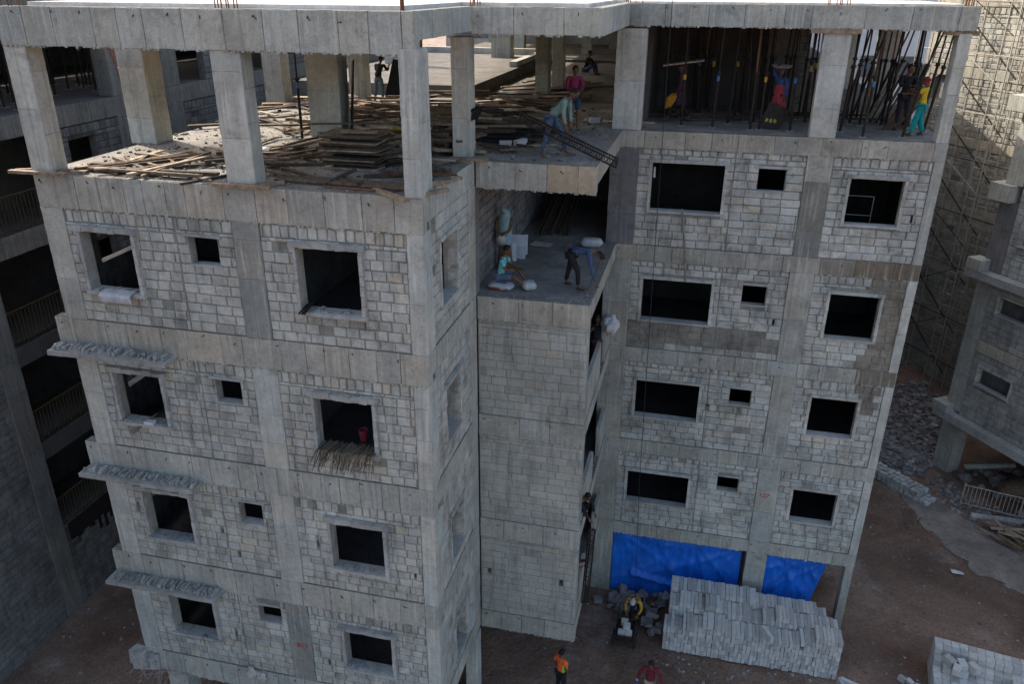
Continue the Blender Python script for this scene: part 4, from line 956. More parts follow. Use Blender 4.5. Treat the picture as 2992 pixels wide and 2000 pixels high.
for (x, y, a) in ((.25, 5.0, .3), (.55, 5.2, .9), (.35, 6.6, .2), (.1, 6.5, 1.1), (1.7, 9.0, .5)):
    mb = MB(); mb.box(-.13, .13, -.08, .08, 0, .14, jit=.02); o = mb.build('broken_block', M['loose']); o.location = (x, y, 15.0); o.rotation_euler = (0, 0, a); tag(o, 'pale block standing loose on the open floor near the loose boards', 'block', 'loose blocks on the open floor')
# props of the main building
random.seed(91)
prop(-4.62, 4.75, 15.0, 17.4, (.02, 0), 'lone dark prop standing against the left side of the big middle column', 'blueband')
for (x, y, lx, ly, b) in ((3.97, 9.1, -.02, -.65, 'yellowband'), (4.76, 9.01, .05, -.6, 'blueband'), (5.15, 9.74, .05, -.4, None), (5.7, 8.9, -.03, -.4, None), (5.92, 8.96, .02, -.3, 'yellowband'), (6.67, 8.95, -.08, -.5, 'blueband'), (8.33, 8.5, .08, -.1, 'blueband'), (9.27, 8.72, .35, -.2, None)):
    prop(x, y, 15.0, 17.45, (lx, ly*.6), 'front row steel prop with timber head under the right roof beam', b, 'front props of the right bays')
for i in range(52):
    x = random.uniform(3.2, 9.8); y = random.uniform(9.9, 12.0)
    prop(x, y, 15.0, 17.77, (random.uniform(-.15, .15), random.uniform(-.2, .2)), 'dark steel prop in the crowd of props behind the front row', random.choice([None]*6+['yellowband', 'blueband']), 'rear props of the right bays')
for (x, y, lx) in ((8.0, 9.8, .35), (8.3, 10.6, .6), (8.75, 11, .8), (9.2, 11.4, .5), (9.95, 9.7, .25), (10.0, 10.4, .2), (7.9, 9.2, .1), (9.4, 10.0, .7)):
    prop(x, y, 15.0, 17.77, (lx, -.1), 'steel prop set at a slant in the right hand bay', None, 'slanting props of the right hand bay')
# leaning bundle of tubes and boards
for i in range(17):
    mb = MB(); a = Vector((8.75+i*.045, 11.1-i*.03, 15.0)); b = a+Vector((.62+random.uniform(-.05, .05), .35, 1.5+random.uniform(-.08, .08))); mb.tube(a, b, .022, 6); tag(mb.build('scaffold_tube', M['steelpale'] if i % 3 else M['steel']), 'grey tube in the leaning bundle of the right hand bay', 'tube', 'tubes of the leaning bundle')
for i in range(6):
    o = plank(9.42+i*.04, 9.9+i*.08, 15.45, 1.3, .3, .03, 0, 0, 'brown board leaning upright beside the tube bundle', 'boards beside the tube bundle'); o.rotation_euler = (R(80), R(-58), .3)
for i in range(34):
    plank(3.2+random.random()*6, 9.9+random.random()*2.3, 15.0+random.random()*.1, random.uniform(.9, 2.2), .1, .05, random.uniform(-.3, .4), 0, 'dark board on the floor among the rear props', 'boards among the rear props', me=PM[random.choice([1, 3, 5, 8])]) if npl < 299 else None
# lattice girders
def girder(a, b, side, dep, label, mat='steel', n=18):
    g = empty('lattice_girder', label, 'girder', loc=a); a = Vector((0, 0, 0))+Vector(a)*0; b = Vector(b)-g.location; d = (b-a).normalized(); s = Vector(side).normalized()*dep
    for o_ in (Vector((0, 0, 0)), s):
        mb = MB(); mb.tube(a+o_, b+o_, .021, 6); mb.build('chord', M[mat], g)
    nn = s.cross(d).normalized()*.1
    mb = MB(); mb.tube(a+s*.5+nn, b+s*.5+nn, .018, 6); mb.build('chord', M[mat], g)
    mb = MB()
    for i in range(n):
        p = a.lerp(b, i/n); q = a.lerp(b, (i+.5)/n); r_ = a.lerp(b, (i+1)/n)
        mb.tube(p, q+s, .0085, 4); mb.tube(q+s, r_, .0085, 4); mb.tube(p+s, q, .0085, 4); mb.tube(q, r_+s, .0085, 4); mb.tube(p, q+s*.5+nn, .007, 4); mb.tube(q+s, q+s*.5+nn, .007, 4)
    for e in (a, b): mb.tube(e, e+s, .016, 5); mb.tube(e, e+s*.5+nn, .012, 5); mb.tube(e+s, e+s*.5+nn, .012, 5)
    mb.build('lacing', M[mat], g); return g
girder((.77, 4.1, 15.72), (2.87, 4.0, 14.87), (.03, 0, .17), .19, 'dark lattice girder held slanting by the man in green on the open floor edge')
girder((2.72, 3.95, 5.62), (2.66, 3.72, 3.42), (.12, .05, 0), .17, 'upright lattice girder in the shaft beside the middle block', n=16)
# sacks of floor four
def sack(loc, L, W_, H_, rz, label, mat='sack', prints=True, seed=1):
    mb = MB(); n = 14; k = 8; vs = []
    for j in range(k+1):
        f = j/k*2-1
        for i in range(n):
            th = i*math.tau/n; c, s_ = math.cos(th), math.sin(th)
            sx = math.copysign(abs(c)**.6, c); sy = math.copysign(abs(s_)**.8, s_)
            r_ = (1-abs(f)**4.5)**.5 if abs(f) < 1 else 0
            x = f*L/2; y = sx*W_/2*(.55+.45*r_); z = H_/2+sy*H_/2*max(.06, r_)
            q = 1+.12*noise.noise(Vector((x*5+seed, y*5, z*6)))
            vs.append((x*q, y*q, z))
    fs = [(j*n+i, j*n+(i+1) % n, (j+1)*n+(i+1) % n, (j+1)*n+i) for j in range(k) for i in range(n)]+[tuple(range(n))[::-1], tuple(range(k*n, (k+1)*n))]
    mb.add(vs, fs); o = mb.build('sack', M[mat], smooth=True); o.location = loc; o.rotation_euler = (0, 0, rz); tag(o, label, 'sack')
    if prints:
        m2 = MB(); m2.box(-L*.36, L*.36, -W_*.495, -W_*.43, H_*.30, H_*.55, jit=.004); m2.build('red_band', M['redink'], o)
        m2 = MB()
        for i in range(3): m2.box(-.12+.09*i, -.06+.09*i, -.05, .03, H_*1.0, H_*1.01+.004, jit=.003)
        m2.build('blue_print', M['blueink'], o)
    return o
sack((.42, 3.92, 12.0), .62, .40, .14, -.12, 'white printed cement sack lying flat under the seated boy', seed=2)
sack((1.05, 4.02, 12.0), .34, .34, .2, .5, 'round tied white sack in front of the seated boy', prints=False, seed=3)
sack((1.97, 7.6, 12.0), .62, .30, .24, .1, 'full white sack lying alone near the right pillar on the corridor floor', prints=False, seed=5)
mb = MB(); mb.box(-.3, .3, -.12, .12, 0, .02, jit=.02); o = mb.build('empty_sack', M['sack']); o.location = (.68, 7.3, 12.05); o.rotation_euler = (.1, -.1, -.4); tag(o, 'crumpled flat white sack against the corridor wall', 'sack')
for i, (x, y, w_, h_, a) in enumerate(((.25, 6.5, .42, .5, .15), (.3, 6.15, .36, .3, -.1), (.22, 5.9, .2, .45, .3))):
    mb = MB(); mb.box(-w_/2, w_/2, -.012, .012, 0, h_, jit=.004); o = mb.build('flat_panel', M['paper']); o.location = (x, y, 12.0); o.rotation_euler = (R(-22), 0, a); tag(o, 'pale grey flat panel leaning on the corridor wall behind the seated boy', 'panel', 'flat panels by the corridor wall')
for i in range(18):
    mb = MB(); a = Vector((.3+i*.05+random.uniform(0, .05), 8.2+random.random()*.4, 12.0)); mb.tube(a, a+Vector((.1+random.uniform(-.1, .1), 1.6+random.random(), .5+random.random()*.5)), .022, 5, (.35, .32, .3)); tag(mb.build('dark_stick', M['wood']), 'dark stick in the bundle leaning deep in the corridor', 'stick', 'sticks deep in the corridor')
# handcart with blocks
HC = empty('handcart', 'dark metal handcart loaded with blocks, pushed on the muddy ground', 'cart', loc=(3.75, 5.95, .3))
mb = MB(); mb.box(-.27, .27, -.42, .42, .34, .38); 
for x in (-.27, .27): mb.box(x-.015, x+.015, -.42, .42, .38, .52)
mb.box(-.27, .27, -.435, -.405, .38, .5); mb.build('tray', M['steel'], HC)
mb = MB()
for x in (-.27, .27): mb.tube((x, .4, .4), (x, .85, .62), .018, 6)
mb.tube((-.27, .85, .62), (.27, .85, .62), .018, 6); mb.build('handle', M['steel'], HC)
for x in (-.33, .33):
    mb = MB(); Mx_ = Matrix.Rotation(R(90), 4, 'Y'); mb.lathe([(.2, -.025), (.23, -.02), (.23, .02), (.2, .025)], (x, -.22, .23), 20, mat=Mx_); wh = mb.build('wheel', M['black'], HC)
    mb = MB(); mb.lathe([(.03, -.04), (.03, .04)], (x, -.22, .23), 8, mat=Mx_)
    for i in range(6): t_ = i*math.tau/6; mb.tube((x, -.22, .23), (x, -.22+.2*math.cos(t_), .23+.2*math.sin(t_)), .008, 4)
    mb.build('spokes', M['steel'], wh)
for (x, y, z, a) in ((3.65, 5.72, .68, 0), (3.86, 5.72, .68, .05), (3.76, 5.95, .68, .02), (3.7, 6.18, .68, 0), (3.79, 5.86, .83, .08)):
    inst(BM[3], 'aerated_block', (x, y, z), (0, 0, a), (.2, .2, .14), 'pale grey block riding in the handcart', 'block', 'blocks in the handcart')
# lumber heap at the right edge
for i in range(34):
    o = inst(random.choice([PM[0], PM[2], PM[4], PM[6], PM[7]]), 'scrap_timber', (16.9+random.uniform(-.9, 1.2), 13.9+random.uniform(-.6, .7), .3+random.random()*.3), (random.uniform(-.1, .1), random.uniform(-.2, .2), -.5+random.uniform(-.6, .6)), (random.uniform(.6, 1.5), .1, .05)); tag(o, 'pale scrap timber in the heap beside the track at the right edge', 'timber', 'scrap timbers at the right edge')
mb = MB(); mb.box(-.16, .16, -.07, .07, 0, .01, (1.5, 1.5, 1.5), jit=.03); o = mb.build('paper_scrap', M['paper']); o.location = (14.3, 11.6, .36); tag(o, 'small white scrap on the brown earth near the track', 'scrap')
#==================================================================== PEOPLE
def skin(name, chains, mat, parent=None, sub=1, root=0, extra=None):
    """chains: {id:(pos,radius)}, edges"""
    pts, edges = chains
    ids = list(pts); bm = bmesh.new(); sl_ = bm.verts.layers.skin.verify(); vv = {}
    for k in ids:
        v = bm.verts.new(pts[k][0]); r_ = pts[k][1]; v[sl_].radius = r_ if isinstance(r_, tuple) else (r_, r_); vv[k] = v
    vv[ids[0]][sl_].use_root = True
    for a, b in edges: bm.edges.new((vv[a], vv[b]))
    me = bpy.data.meshes.new(name); bm.to_mesh(me); bm.free()
    o = bpy.data.objects.new(name, me); scene.collection.objects.link(o)
    m = o.modifiers.new('s', 'SKIN'); m.use_smooth_shade = True; m.branch_smoothing = .6
    m = o.modifiers.new('u', 'SUBSURF'); m.levels = sub; m.render_levels = sub
    dg = bpy.context.evaluated_depsgraph_get(); ne = bpy.data.meshes.new_from_object(o.evaluated_get(dg)); bpy.data.objects.remove(o)
    bm = bmesh.new(); bm.from_mesh(ne)
    if extra:
        t = bpy.data.meshes.new('t'); t.from_pydata(extra.v, [], extra.f); bm.from_mesh(t); bpy.data.meshes.remove(t)
    bm.to_mesh(ne); bm.free(); ne.materials.clear(); ne.materials.append(M[mat])
    for p in ne.polygons: p.use_smooth = True; p.material_index = 0
    o = bpy.data.objects.new(name, ne); scene.collection.objects.link(o)
    if parent: o.parent = parent
    return o
BASE = dict(pel=(0, 0, .93), che=(0, .01, 1.25), nek=(0, 0, 1.45), hed=(0, .03, 1.60), hl=(-.09, 0, .88), hr=(.09, 0, .88), kl=(-.11, .03, .49), kr=(.11, .03, .49),
            al=(-.12, -.01, .08), ar=(.12, -.01, .08), tl=(-.14, .15, .035), tr=(.14, .15, .035), sl=(-.18, 0, 1.40), sr=(.18, 0, 1.40), el=(-.23, -.02, 1.13), er=(.23, -.02, 1.13), wl=(-.24, .08, .90), wr=(.24, .08, .90))
def hand(mb, w_, d, side, curl=.5):
    w_ = Vector(w_); d = Vector(d).normalized(); s = Vector(side); s = (s-d*s.dot(d)).normalized(); n = d.cross(s)
    Mh = Matrix((s, d, n)).transposed().to_4x4(); Mh.translation = w_
    mb.blob((0, 0, 0), .040, .05, .016, 1, .03, 8, 5, mat=Mh.to_3x3().to_4x4()); 
    b = len(mb.v)-8*6
    for i in range(b, len(mb.v)): mb.v[i] = tuple(Vector(mb.v[i])+w_+d*.05)
    for i, (x, L) in enumerate(((-.030, .062), (-.010, .072), (.011, .067), (.030, .052))):
        p = w_+d*.085+s*x; q = p+d*L*.5+n*(-.5*curl*L); r_ = q+d*L*.35+n*(-.9*curl*L); mb.tube(p-d*.02, q, .0095, 6, r1=.0085); mb.tube(q, r_, .0085, 6, r1=.006)
    p = w_+d*.03-s*.034; q = p-s*.022+d*.032; mb.tube(p, q, .012, 6, r1=.010); mb.tube(q, q+d*.03-n*.01, .010, 6, r1=.007)
def person(loc, rz, pose, label, shirt, trouser, sc=.87, sleeves='long', legs='long', hairmat='hair', hat=None, shoes='cloth_foot', skirt=None, gender='m', look=None, longshirt=False, dz=0):
    P_ = {k: Vector(v) for k, v in BASE.items()}; P_.update({k: Vector(v) for k, v in pose.items()})
    root = empty('person', label, 'person', loc=loc, rz=rz); root.scale = (sc, sc, sc)
    g = P_
    hd = (g['hed']-g['nek']).normalized()
    face = Vector(look).normalized() if look else Vector((0, 1, -.15)).normalized()
    face = (face-hd*face.dot(hd)*.6).normalized()
    pts = {'pel': (g['pel'], (.125, .09)), 'che': (g['che'], (.135, .09)), 'up': (g['che'].lerp(g['nek'], .6), (.12, .075)), 'nek': (g['nek'], .052), 'nk2': (g['nek'].lerp(g['hed'], .45), .05)}
    for s in 'lr': pts.update({'h'+s: (g['h'+s], .085), 'th'+s: (g['h'+s].lerp(g['k'+s], .5), .072), 'k'+s: (g['k'+s], .052), 'cf'+s: (g['k'+s].lerp(g['a'+s], .35), .05), 'a'+s: (g['a'+s], .034), 't'+s: (g['t'+s], (.035, .024)),
                               's'+s: (g['s'+s], .055), 'e'+s: (g['e'+s], .038), 'w'+s: (g['w'+s], .026)})
    ed = [('pel', 'che'), ('che', 'up'), ('up', 'nek'), ('nek', 'nk2')]
    for s in 'lr': ed += [('pel', 'h'+s), ('h'+s, 'th'+s), ('th'+s, 'k'+s), ('k'+s, 'cf'+s), ('cf'+s, 'a'+s), ('a'+s, 't'+s), ('up', 's'+s), ('s'+s, 'e'+s), ('e'+s, 'w'+s)]
    ex = MB(); side = face.cross(hd).normalized(); Mh = Matrix((side, face, hd)).transposed().to_4x4()
    hc = g['hed']
    ex.blob(hc, .075, .092, .112, 1, .02, 14, 10, mat=Mh)
    ex.blob(hc+face*.02-hd*.055, .055, .068, .06, 2, .02, 10, 6, mat=Mh)
    ex.tube(hc+face*.085+hd*.012, hc+face*.112-hd*.02, .010, 6, r1=.017)
    for q in (-1, 1): ex.blob(hc+side*.076*q-face*.005, .012, .022, .03, 1, 0, 6, 4, mat=Mh)
    for s, q in (('l', -1), ('r', 1)): hand(ex, g['w'+s], g['w'+s]-g['e'+s], side*q if q > 0 else side, .5)
    skin('body', (pts, ed), 'skin', root, extra=ex)
    f = MB()
    for q in (-1, 1): f.blob(hc+face*.084+side*.03*q+hd*.012, .013, .008, .008, 1, 0, 6, 4, mat=Mh)
    f.box(-.024, .024, .0, .01, -.004, .004, mat=Matrix.Translation(hc+face*.086-hd*.05) @ Mh); f.build('face_features', M['black'], root)
    if hat:
        h = MB(); h.blob(hc+hd*.04-face*.014, .094, .102, .095, 3, .12, 14, 8, mat=Mh); h.blob(hc+hd*.03-face*.10, .05, .045, .05, 3, .1, 8, 6, mat=Mh); h.build('head_cloth', M[hat], root, True)
    else:
        h = MB(); h.blob(hc+hd*.036-face*.018, .086, .094, .094, 3, .07, 14, 8, mat=Mh); h.build('hair', M[hairmat], root, True)
    a = .016
    sp = {'che': (g['che'], (.145+a*.5, .105)), 'pel': (g['pel'].lerp(g['che'], -.05 if not longshirt else -.35), (.138+a, .108)), 'up': (g['che'].lerp(g['nek'], .6), (.13, .09)), 'nb': (g['che'].lerp(g['nek'], .93), .066)}
    se = [('che', 'pel'), ('che', 'up'), ('up', 'nb')]
    for s in 'lr':
        e = g['e'+s] if sleeves == 'long' else g['s'+s].lerp(g['e'+s], .75)
        sp['s'+s] = (g['s'+s], .070); sp['e'+s] = (e, .052 if sleeves == 'long' else .056); se += [('up', 's'+s), ('s'+s, 'e'+s)]
        if sleeves == 'long': sp['w'+s] = (g['e'+s].lerp(g['w'+s], .92), .036); se.append(('e'+s, 'w'+s))
    skin('shirt', (sp, se), shirt, root)
    if trouser:
        tp = {'pel': (g['pel'], (.132, .102))}; te = []
        for s in 'lr':
            tp['h'+s] = (g['h'+s], .098); tp['m'+s] = (g['h'+s].lerp(g['k'+s], .5), .086); te += [('pel', 'h'+s), ('h'+s, 'm'+s)]
            if legs == 'short': tp['x'+s] = (g['h'+s].lerp(g['k'+s], .9), .078); te.append(('m'+s, 'x'+s))
            else:
                kr = .068 if legs == 'long' else .10; tp['k'+s] = (g['k'+s], kr); tp['c'+s] = (g['k'+s].lerp(g['a'+s], .5), kr*.88); tp['a'+s] = (g['k'+s].lerp(g['a'+s], .94), .05 if legs == 'long' else .075); te += [('m'+s, 'k'+s), ('k'+s, 'c'+s), ('c'+s, 'a'+s)]
        skin('trousers', (tp, te), trouser, root)
    if skirt:
        col, top, bot, r0, r1 = skirt; mb_ = MB(); n = 22; vs_ = []
        for j in range(9):
            f_ = j/8; c_ = Vector(top).lerp(Vector(bot), f_)
            for i in range(n):
                th = i*math.tau/n; rr = (r0+(r1-r0)*f_)*(1+.10*f_*math.sin(th*7+1)); vs_.append((c_.x+rr*math.cos(th), c_.y+rr*.8*math.sin(th), c_.z))
        mb_.add(vs_, [(j*n+i, j*n+(i+1) % n, (j+1)*n+(i+1) % n, (j+1)*n+i) for j in range(8) for i in range(n)]); mb_.build('skirt', M[col], root, True)
    for s in 'lr':
        sh = MB(); d = g['t'+s]-g['a'+s]; c = g['a'+s].lerp(g['t'+s], .45)-Vector((0, 0, .028)); d.z = 0; d = d.normalized() if d.length > .01 else Vector((0, 1, 0)); sd_ = Vector((-d.y, d.x, 0)); Ms = Matrix((sd_, d, Vector((0, 0, 1)))).transposed().to_4x4(); sh.blob(c, .048, .125, .018, 1, .0, 12, 4, mat=Ms); sh.build('shoe', M[shoes], root, True)
    return root, g
def face_to(dx, dy): return math.atan2(dy, dx)-math.pi/2
# 1 man in black holding a panel
person((-5.13, 10.85, 15.0), face_to(.25, 1), dict(pel=(0, -.05, .95), che=(0, .06, 1.25), nek=(0, .14, 1.43), hed=(0, .2, 1.57), sl=(-.19, .12, 1.38), sr=(.19, .12, 1.38), er=(.27, .2, 1.18), wr=(.2, .38, 1.3), el=(-.22, .2, 1.12), wl=(-.06, .38, 1.15), kl=(-.15, 0, .5), kr=(.15, 0, .5), al=(-.2, -.05, .1), ar=(.17, -.05, .1), tl=(-.22, .1, .04), tr=(.19, .1, .04)),
       'man in black shirt and pale jeans, back turned, holding a black panel', 'cloth_black', 'cloth_jeans', .82)
mb = MB(); mb.box(-.28, .28, -.012, .012, 0, 1.2); o = mb.build('shutter_panel', M['black']); o.location = (-4.85, 11.25, 15.05); o.rotation_euler = (R(-8), R(14), .15); tag(o, 'black panel held upright by the man in black', 'panel')
# 2 pink shirt
person((1.37, 7.5, 15.0), face_to(.45, -1), dict(hed=(0, .07, 1.59), el=(-.22, .05, 1.13), wl=(-.1, .26, 1.1), er=(.22, .05, 1.13), wr=(.08, .28, 1.07)), 'man in pink shirt and navy shorts standing with a dark tool behind the girder man', 'cloth_pink', 'cloth_navy', .92, legs='short', look=(0, 1, -.35))
mb = MB(); mb.tube((1.4, 7.2, 15.85), (1.95, 7.0, 16.15), .014, 6); tag(mb.build('tool_rod', M['steel']), 'dark rod held by the man in pink', 'rod')
# 3 girder man
person((1.5, 4.25, 15.0), face_to(1, -.1), dict(pel=(0, -.08, .86), che=(0, .17, 1.13), nek=(0, .33, 1.27), hed=(0, .44, 1.37), hl=(-.1, -.08, .82), hr=(.1, -.08, .82), kl=(-.12, .16, .48), kr=(.14, -.12, .46), al=(-.12, .24, .08), ar=(.14, -.26, .08), tl=(-.12, .4, .035), tr=(.16, -.1, .035), sl=(-.19, .27, 1.23), sr=(.19, .27, 1.23), el=(-.2, .3, .97), er=(.2, .25, .96), wl=(-.1, .35, .72), wr=(.14, .3, .70)),
       'man in pale green shirt and jeans bending over the lattice girder at the slab edge', 'cloth_green', 'cloth_jean2', .95, look=(.35, 1, -.3), shoes='cloth_brown')
# 4 bearer with board on head
person((3.85, 9.75, 15.0), face_to(-1, .1), dict(hl=(-.08, 0, .9), hr=(.08, 0, .9), kl=(-.1, .22, .52), al=(-.1, .3, .1), tl=(-.1, .45, .06), kr=(.1, -.06, .5), ar=(.1, -.32, .14), tr=(.1, -.2, .035), sl=(-.18, 0, 1.42), er=(.28, .02, 1.62), wr=(.16, .03, 1.76), sr=(.18, 0, 1.43)),
       'woman in dark purple dress with orange scarf carrying a board on her head', 'cloth_purple', 'cloth_black', .88, skirt=('cloth_purple', (0, 0, 1.0), (0, -.03, .52), .16, .24), longshirt=True, hat='cloth_purple')
mb = MB(); mb.blob((0, 0, 0), .12, .05, .22, 5, .12); o = mb.build('orange_scarf', M['cloth_orange'], smooth=True); o.location = (3.62, 9.62, 15.55); o.rotation_euler = (0, .5, 0); tag(o, 'orange scarf end trailing behind the woman with the board', 'scarf')
o = plank(3.88, 9.6, 16.50, 1.05, .2, .035, .05, -.14, 'long grey board balanced on the head of the woman in purple', None, me=PM[6], name='carried_board', cat='board')
# 5 bearer with pan
person((6.35, 9.6, 15.0), face_to(-.7, -1), dict(sr=(.18, 0, 1.42), er=(.26, .02, 1.6), wr=(.15, .02, 1.74), el=(-.25, .05, 1.15)), 'woman in coral skirt and blue top with a shallow pan on her head', 'cloth_blue', 'cloth_black', .86, skirt=('cloth_coral', (0, 0, 1.22), (0, 0, .55), .15, .23), hat='cloth_blue')
mb = MB(); mb.lathe([(.02, .0), (.2, .0), (.27, .06), (.275, .062), (.2, .012), (.02, .01)], (6.33, 9.58, 16.46), 20); tag(mb.build('head_pan', M['steelpale']), 'shallow metal pan carried on the head of the woman in coral', 'pan')
mb = MB(); mb.box(-.26, .26, -.01, .01, 0, .62); o = mb.build('card_panel', M['steel']); o.location = (6.15, 9.1, 15.03); o.rotation_euler = (R(-14), R(24), .1); tag(o, 'dark printed card leaning before the woman with the pan', 'card')
mb = MB(); 
for i in range(3): mb.box(-.16+.1*i, -.1+.1*i, -.016, -.0105, .12+.03*i, .2+.03*i, jit=.01)
mb.build('yellow_print', M['yellowband'], o)
# 6 man behind prop, 7 woman in yellow
person((9.4, 9.9, 15.0), face_to(.3, -1), dict(er=(.24, .1, 1.18), wr=(.05, .32, 1.2), el=(-.24, .1, 1.15), wl=(0, .34, 1.12)), 'man in dark maroon shirt facing out behind the prop in the right hand bay', 'cloth_black', 'cloth_black', .93)
person((9.66, 9.05, 15.0), face_to(-.9, .5), dict(er=(.26, .1, 1.25), wr=(.1, .34, 1.28), el=(-.26, .1, 1.2), wl=(-.1, .36, 1.22), kl=(-.14, .08, .5), al=(-.2, .14, .08), tl=(-.22, .28, .035), ar=(.16, -.1, .08), tr=(.18, .05, .035)), 'woman in yellow shirt, teal trousers and red turban gripping a prop', 'cloth_yellow', 'cloth_teal', .80, sleeves='short', legs='baggy', hat='cloth_red', longshirt=True)
# 8 woman with shawl
person((.16, 5.35, 12.0), face_to(-.2, -1), dict(er=(.2, .14, 1.1), wr=(.02, .24, 1.02), el=(-.2, .14, 1.1), wl=(-.02, .24, 1.0), hed=(0, .06, 1.58)), 'woman in pale blue shawl and ochre skirt standing at the corridor wall', 'cloth_ochre', None, .9, skirt=('cloth_ochre', (0, 0, 1.0), (0, 0, .08), .14, .21), hat='cloth_shawl')
mb = MB(); n = 14; vs = []
for j in range(11):
    f = j/10; z = 1.66-1.0*f; r_ = .095+.095*min(1, f*2.2)-.02*f
    for i in range(n):
        th = R(20)+R(245)*i/(n-1)+R(180); vs.append((r_*1.15*math.cos(th)*(1+.06*math.sin(i*2.1+j)), -.0+r_*.95*math.sin(th), z+.02*math.sin(i*1.7)))
mb.add(vs, [(j*n+i, j*n+i+1, (j+1)*n+i+1, (j+1)*n+i) for j in range(10) for i in range(n-1)])
pw = [o for o in scene.objects if o.get('label', '').startswith('woman in pale blue shawl')][0]; s_ = mb.build('shawl', M['cloth_shawl'], pw, True); s_.rotation_euler = (0, 0, R(150)); m = s_.modifiers.new('t', 'SOLIDIFY'); m.thickness = .012
mb = MB(); mb.blob((0, 0, 0), .12, .09, .13, 9, .15); o = mb.build('carried_bundle', M['sackgrey'], smooth=True); o.location = (.12, 5.14, 12.78); tag(o, 'pale cloth bundle held at the waist of the shawled woman', 'bundle')
# 9 seated boy
person((.36, 4.12, 12.12), face_to(1, -.1), dict(pel=(0, 0, .13), che=(0, .05, .43), nek=(0, .10, .63), hed=(0, .16, .78), hl=(-.1, .02, .12), hr=(.1, .02, .12), kl=(-.14, .38, .30), kr=(.16, .42, .17), al=(-.12, .62, .0), ar=(.12, .68, -.04), tl=(-.1, .74, .0), tr=(.1, .8, -.06), sl=(-.17, .08, .58), sr=(.17, .08, .58), el=(-.2, .2, .36), er=(.2, .2, .34), wl=(-.08, .4, .34), wr=(.1, .42, .32)), 'boy in turquoise shirt sitting on a sack at the slab edge', 'cloth_aqua', 'cloth_jeans', .95, sleeves='short', legs='short', look=(.1, 1, -.5))
# 10 bending man
person((2.06, 4.4, 12.0), face_to(1, -.12), dict(pel=(0, -.12, .84), che=(0, .2, .96), nek=(0, .42, .92), hed=(0, .56, .86), hl=(-.1, -.12, .8), hr=(.1, -.12, .8), kl=(-.13, -.2, .44), kr=(.13, .08, .46), al=(-.13, -.28, .08), ar=(.13, .1, .08), tl=(-.13, -.12, .035), tr=(.13, .25, .035), sl=(-.18, .34, .92), sr=(.18, .34, .92), el=(-.24, -.02, .84), er=(.2, .42, .58), wl=(-.28, -.22, .92), wr=(.16, .52, .24)), 'man in blue plaid shirt bending down at the right edge of the corridor floor', 'plaid', 'cloth_black', .97, look=(0, .8, -.9))
# 11 porter in the shaft
person((2.38, 6.3, 9.0), face_to(.25, -1), dict(el=(-.25, .12, 1.3), wl=(-.3, .15, 1.5), er=(.23, .1, 1.2), wr=(.18, .25, 1.35)), 'dark figure in the shaft carrying a bulging bag on the shoulder', 'cloth_black', 'cloth_dkred', .93, shoes='cloth_red')
mb = MB(); mb.blob((0, 0, 0), .22, .18, .27, 6, .15, 18, 12, fr=2.0); o = mb.build('rubbish_bag', M['sack']); o.location = (2.73, 6.1, 10.42); tag(o, 'bulging white and blue rubbish bag held out of the shaft', 'bag'); mb = MB(); mb.blob((0, 0, .12), .14, .1, .08, 2, .4, 10, 6, fr=2.5); mb.build('blue_scraps', M['cloth_blue'], o)
# 12, 13 in the shaft
person((2.40, 3.95, 6.0), face_to(1, -.6), dict(pel=(0, -.05, .35), che=(0, .12, .58), nek=(0, .24, .70), hed=(0, .33, .80), hl=(-.1, -.03, .32), hr=(.1, -.03, .32), kl=(-.16, .28, .45), kr=(.16, .28, .42), al=(-.14, .1, .08), ar=(.14, .1, .08), tl=(-.14, .25, .03), tr=(.14, .25, .03), sl=(-.17, .2, .66), sr=(.17, .2, .66), el=(-.2, .36, .5), er=(.2, .4, .5), wl=(-.12, .5, .3), wr=(.1, .5, .22)), 'dark haired man crouching and looking down the shaft from the middle block', 'cloth_black', 'cloth_black', .93, look=(0, .6, -1))
person((2.3, 4.1, 3.0), face_to(1, -.4), dict(el=(-.2, .25, 1.5), wl=(-.1, .42, 1.68), er=(.2, .25, 1.45), wr=(.1, .42, 1.6)), 'dim figure lower in the shaft steadying the upright girder', 'cloth_brown', 'cloth_black', .95)
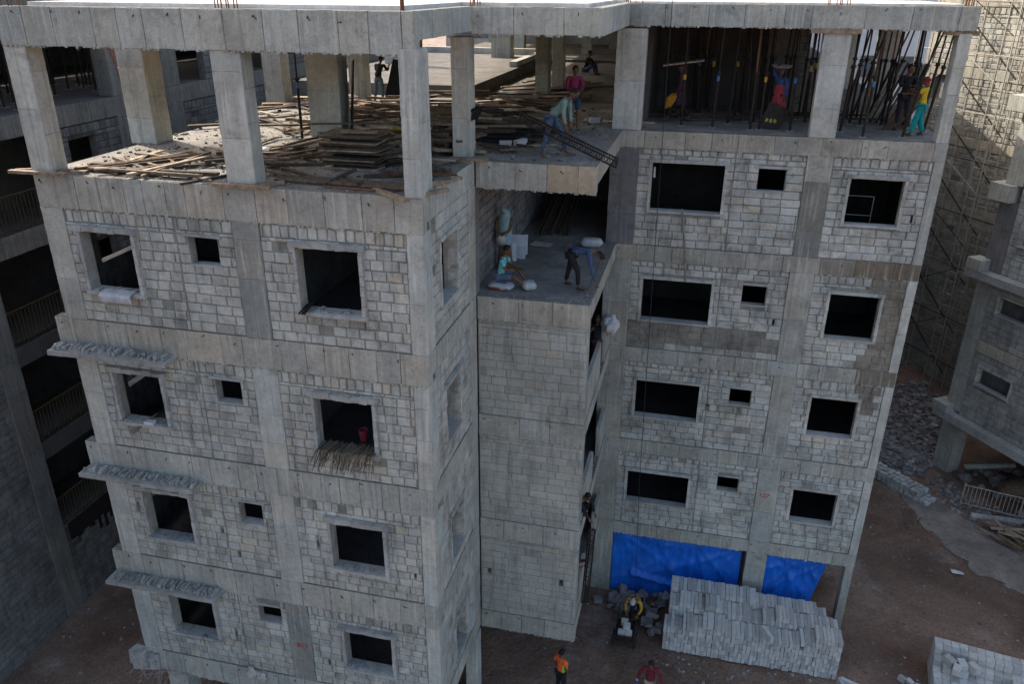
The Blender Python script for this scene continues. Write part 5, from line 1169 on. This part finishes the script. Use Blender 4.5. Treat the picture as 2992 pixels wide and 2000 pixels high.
# 14 hi-vis, 15 maroon, 16 amber
person((2.22, 3.45, .3), face_to(.55, .8), dict(), 'worker in orange vest with lime patch walking under the middle block', 'cloth_hivis', 'cloth_black', .95, sleeves='short')
mb = MB(); mb.box(-.012, .012, -.07, .10, 1.02, 1.28, jit=.02); q = [o for o in scene.objects if o.get('label', '').startswith('worker in orange')][0]; l_ = mb.build('lime_patch', M['cloth_lime'], q); l_.location = (.148, 0, 0)
person((4.62, 3.72, .3), face_to(-.1, -1), dict(el=(-.3, 0, 1.14), er=(.3, 0, 1.14), wl=(-.36, .08, .9), wr=(.36, .08, .9), hed=(0, .06, 1.59)), 'man in maroon shirt, khaki trousers and blue gloves', 'cloth_maroon', 'cloth_khaki', .93, look=(0, 1, -.5))
q = [o for o in scene.objects if o.get('label', '').startswith('man in maroon shirt, khaki')][0]
for s in (-1, 1):
    mb = MB(); mb.blob((s*.375, .10, .83), .05, .055, .085, 3, .1); mb.build('glove', M['cloth_blue'], q, True); mb = MB(); mb.lathe([(.042, -.02), (.046, .02)], (s*.36, .085, .92), 10); mb.build('glove_cuff', M['sack'], q)
person((3.98, 6.75, .3), face_to(-.25, -1), dict(pel=(0, -.1, .84), che=(0, .14, 1.06), nek=(0, .3, 1.14), hed=(0, .42, 1.16), hl=(-.1, -.1, .8), hr=(.1, -.1, .8), kl=(-.12, -.02, .45), kr=(.12, .1, .45), al=(-.13, -.2, .08), ar=(.13, .06, .08), tl=(-.13, -.05, .035), tr=(.13, .2, .035), sl=(-.2, .25, 1.1), sr=(.2, .25, 1.1), el=(-.27, .3, .88), er=(.27, .3, .88), wl=(-.18, .38, .66), wr=(.2, .38, .66)), 'worker in amber jacket and white head cloth leaning over the handcart', 'cloth_amber', 'cloth_black', .95, hat='cloth_greyhood', look=(0, .8, -.8))
# 17 seated far back
person((-.45, 21.5, 15.0), face_to(1, -.3), dict(pel=(0, 0, .2), che=(0, .08, .5), nek=(0, .14, .7), hed=(0, .18, .86), hl=(-.1, .02, .18), hr=(.1, .02, .18), kl=(-.14, .38, .45), kr=(.16, .42, .4), al=(-.12, .5, .08), ar=(.12, .5, .08), tl=(-.1, .65, .03), tr=(.1, .65, .03), sl=(-.17, .12, .66), sr=(.17, .12, .66), el=(-.2, .3, .45), er=(.2, .3, .45), wl=(-.08, .45, .45), wr=(.1, .45, .45)), 'dim dark figure sitting far back behind the man in pink', 'cloth_black', 'cloth_navy', .95)
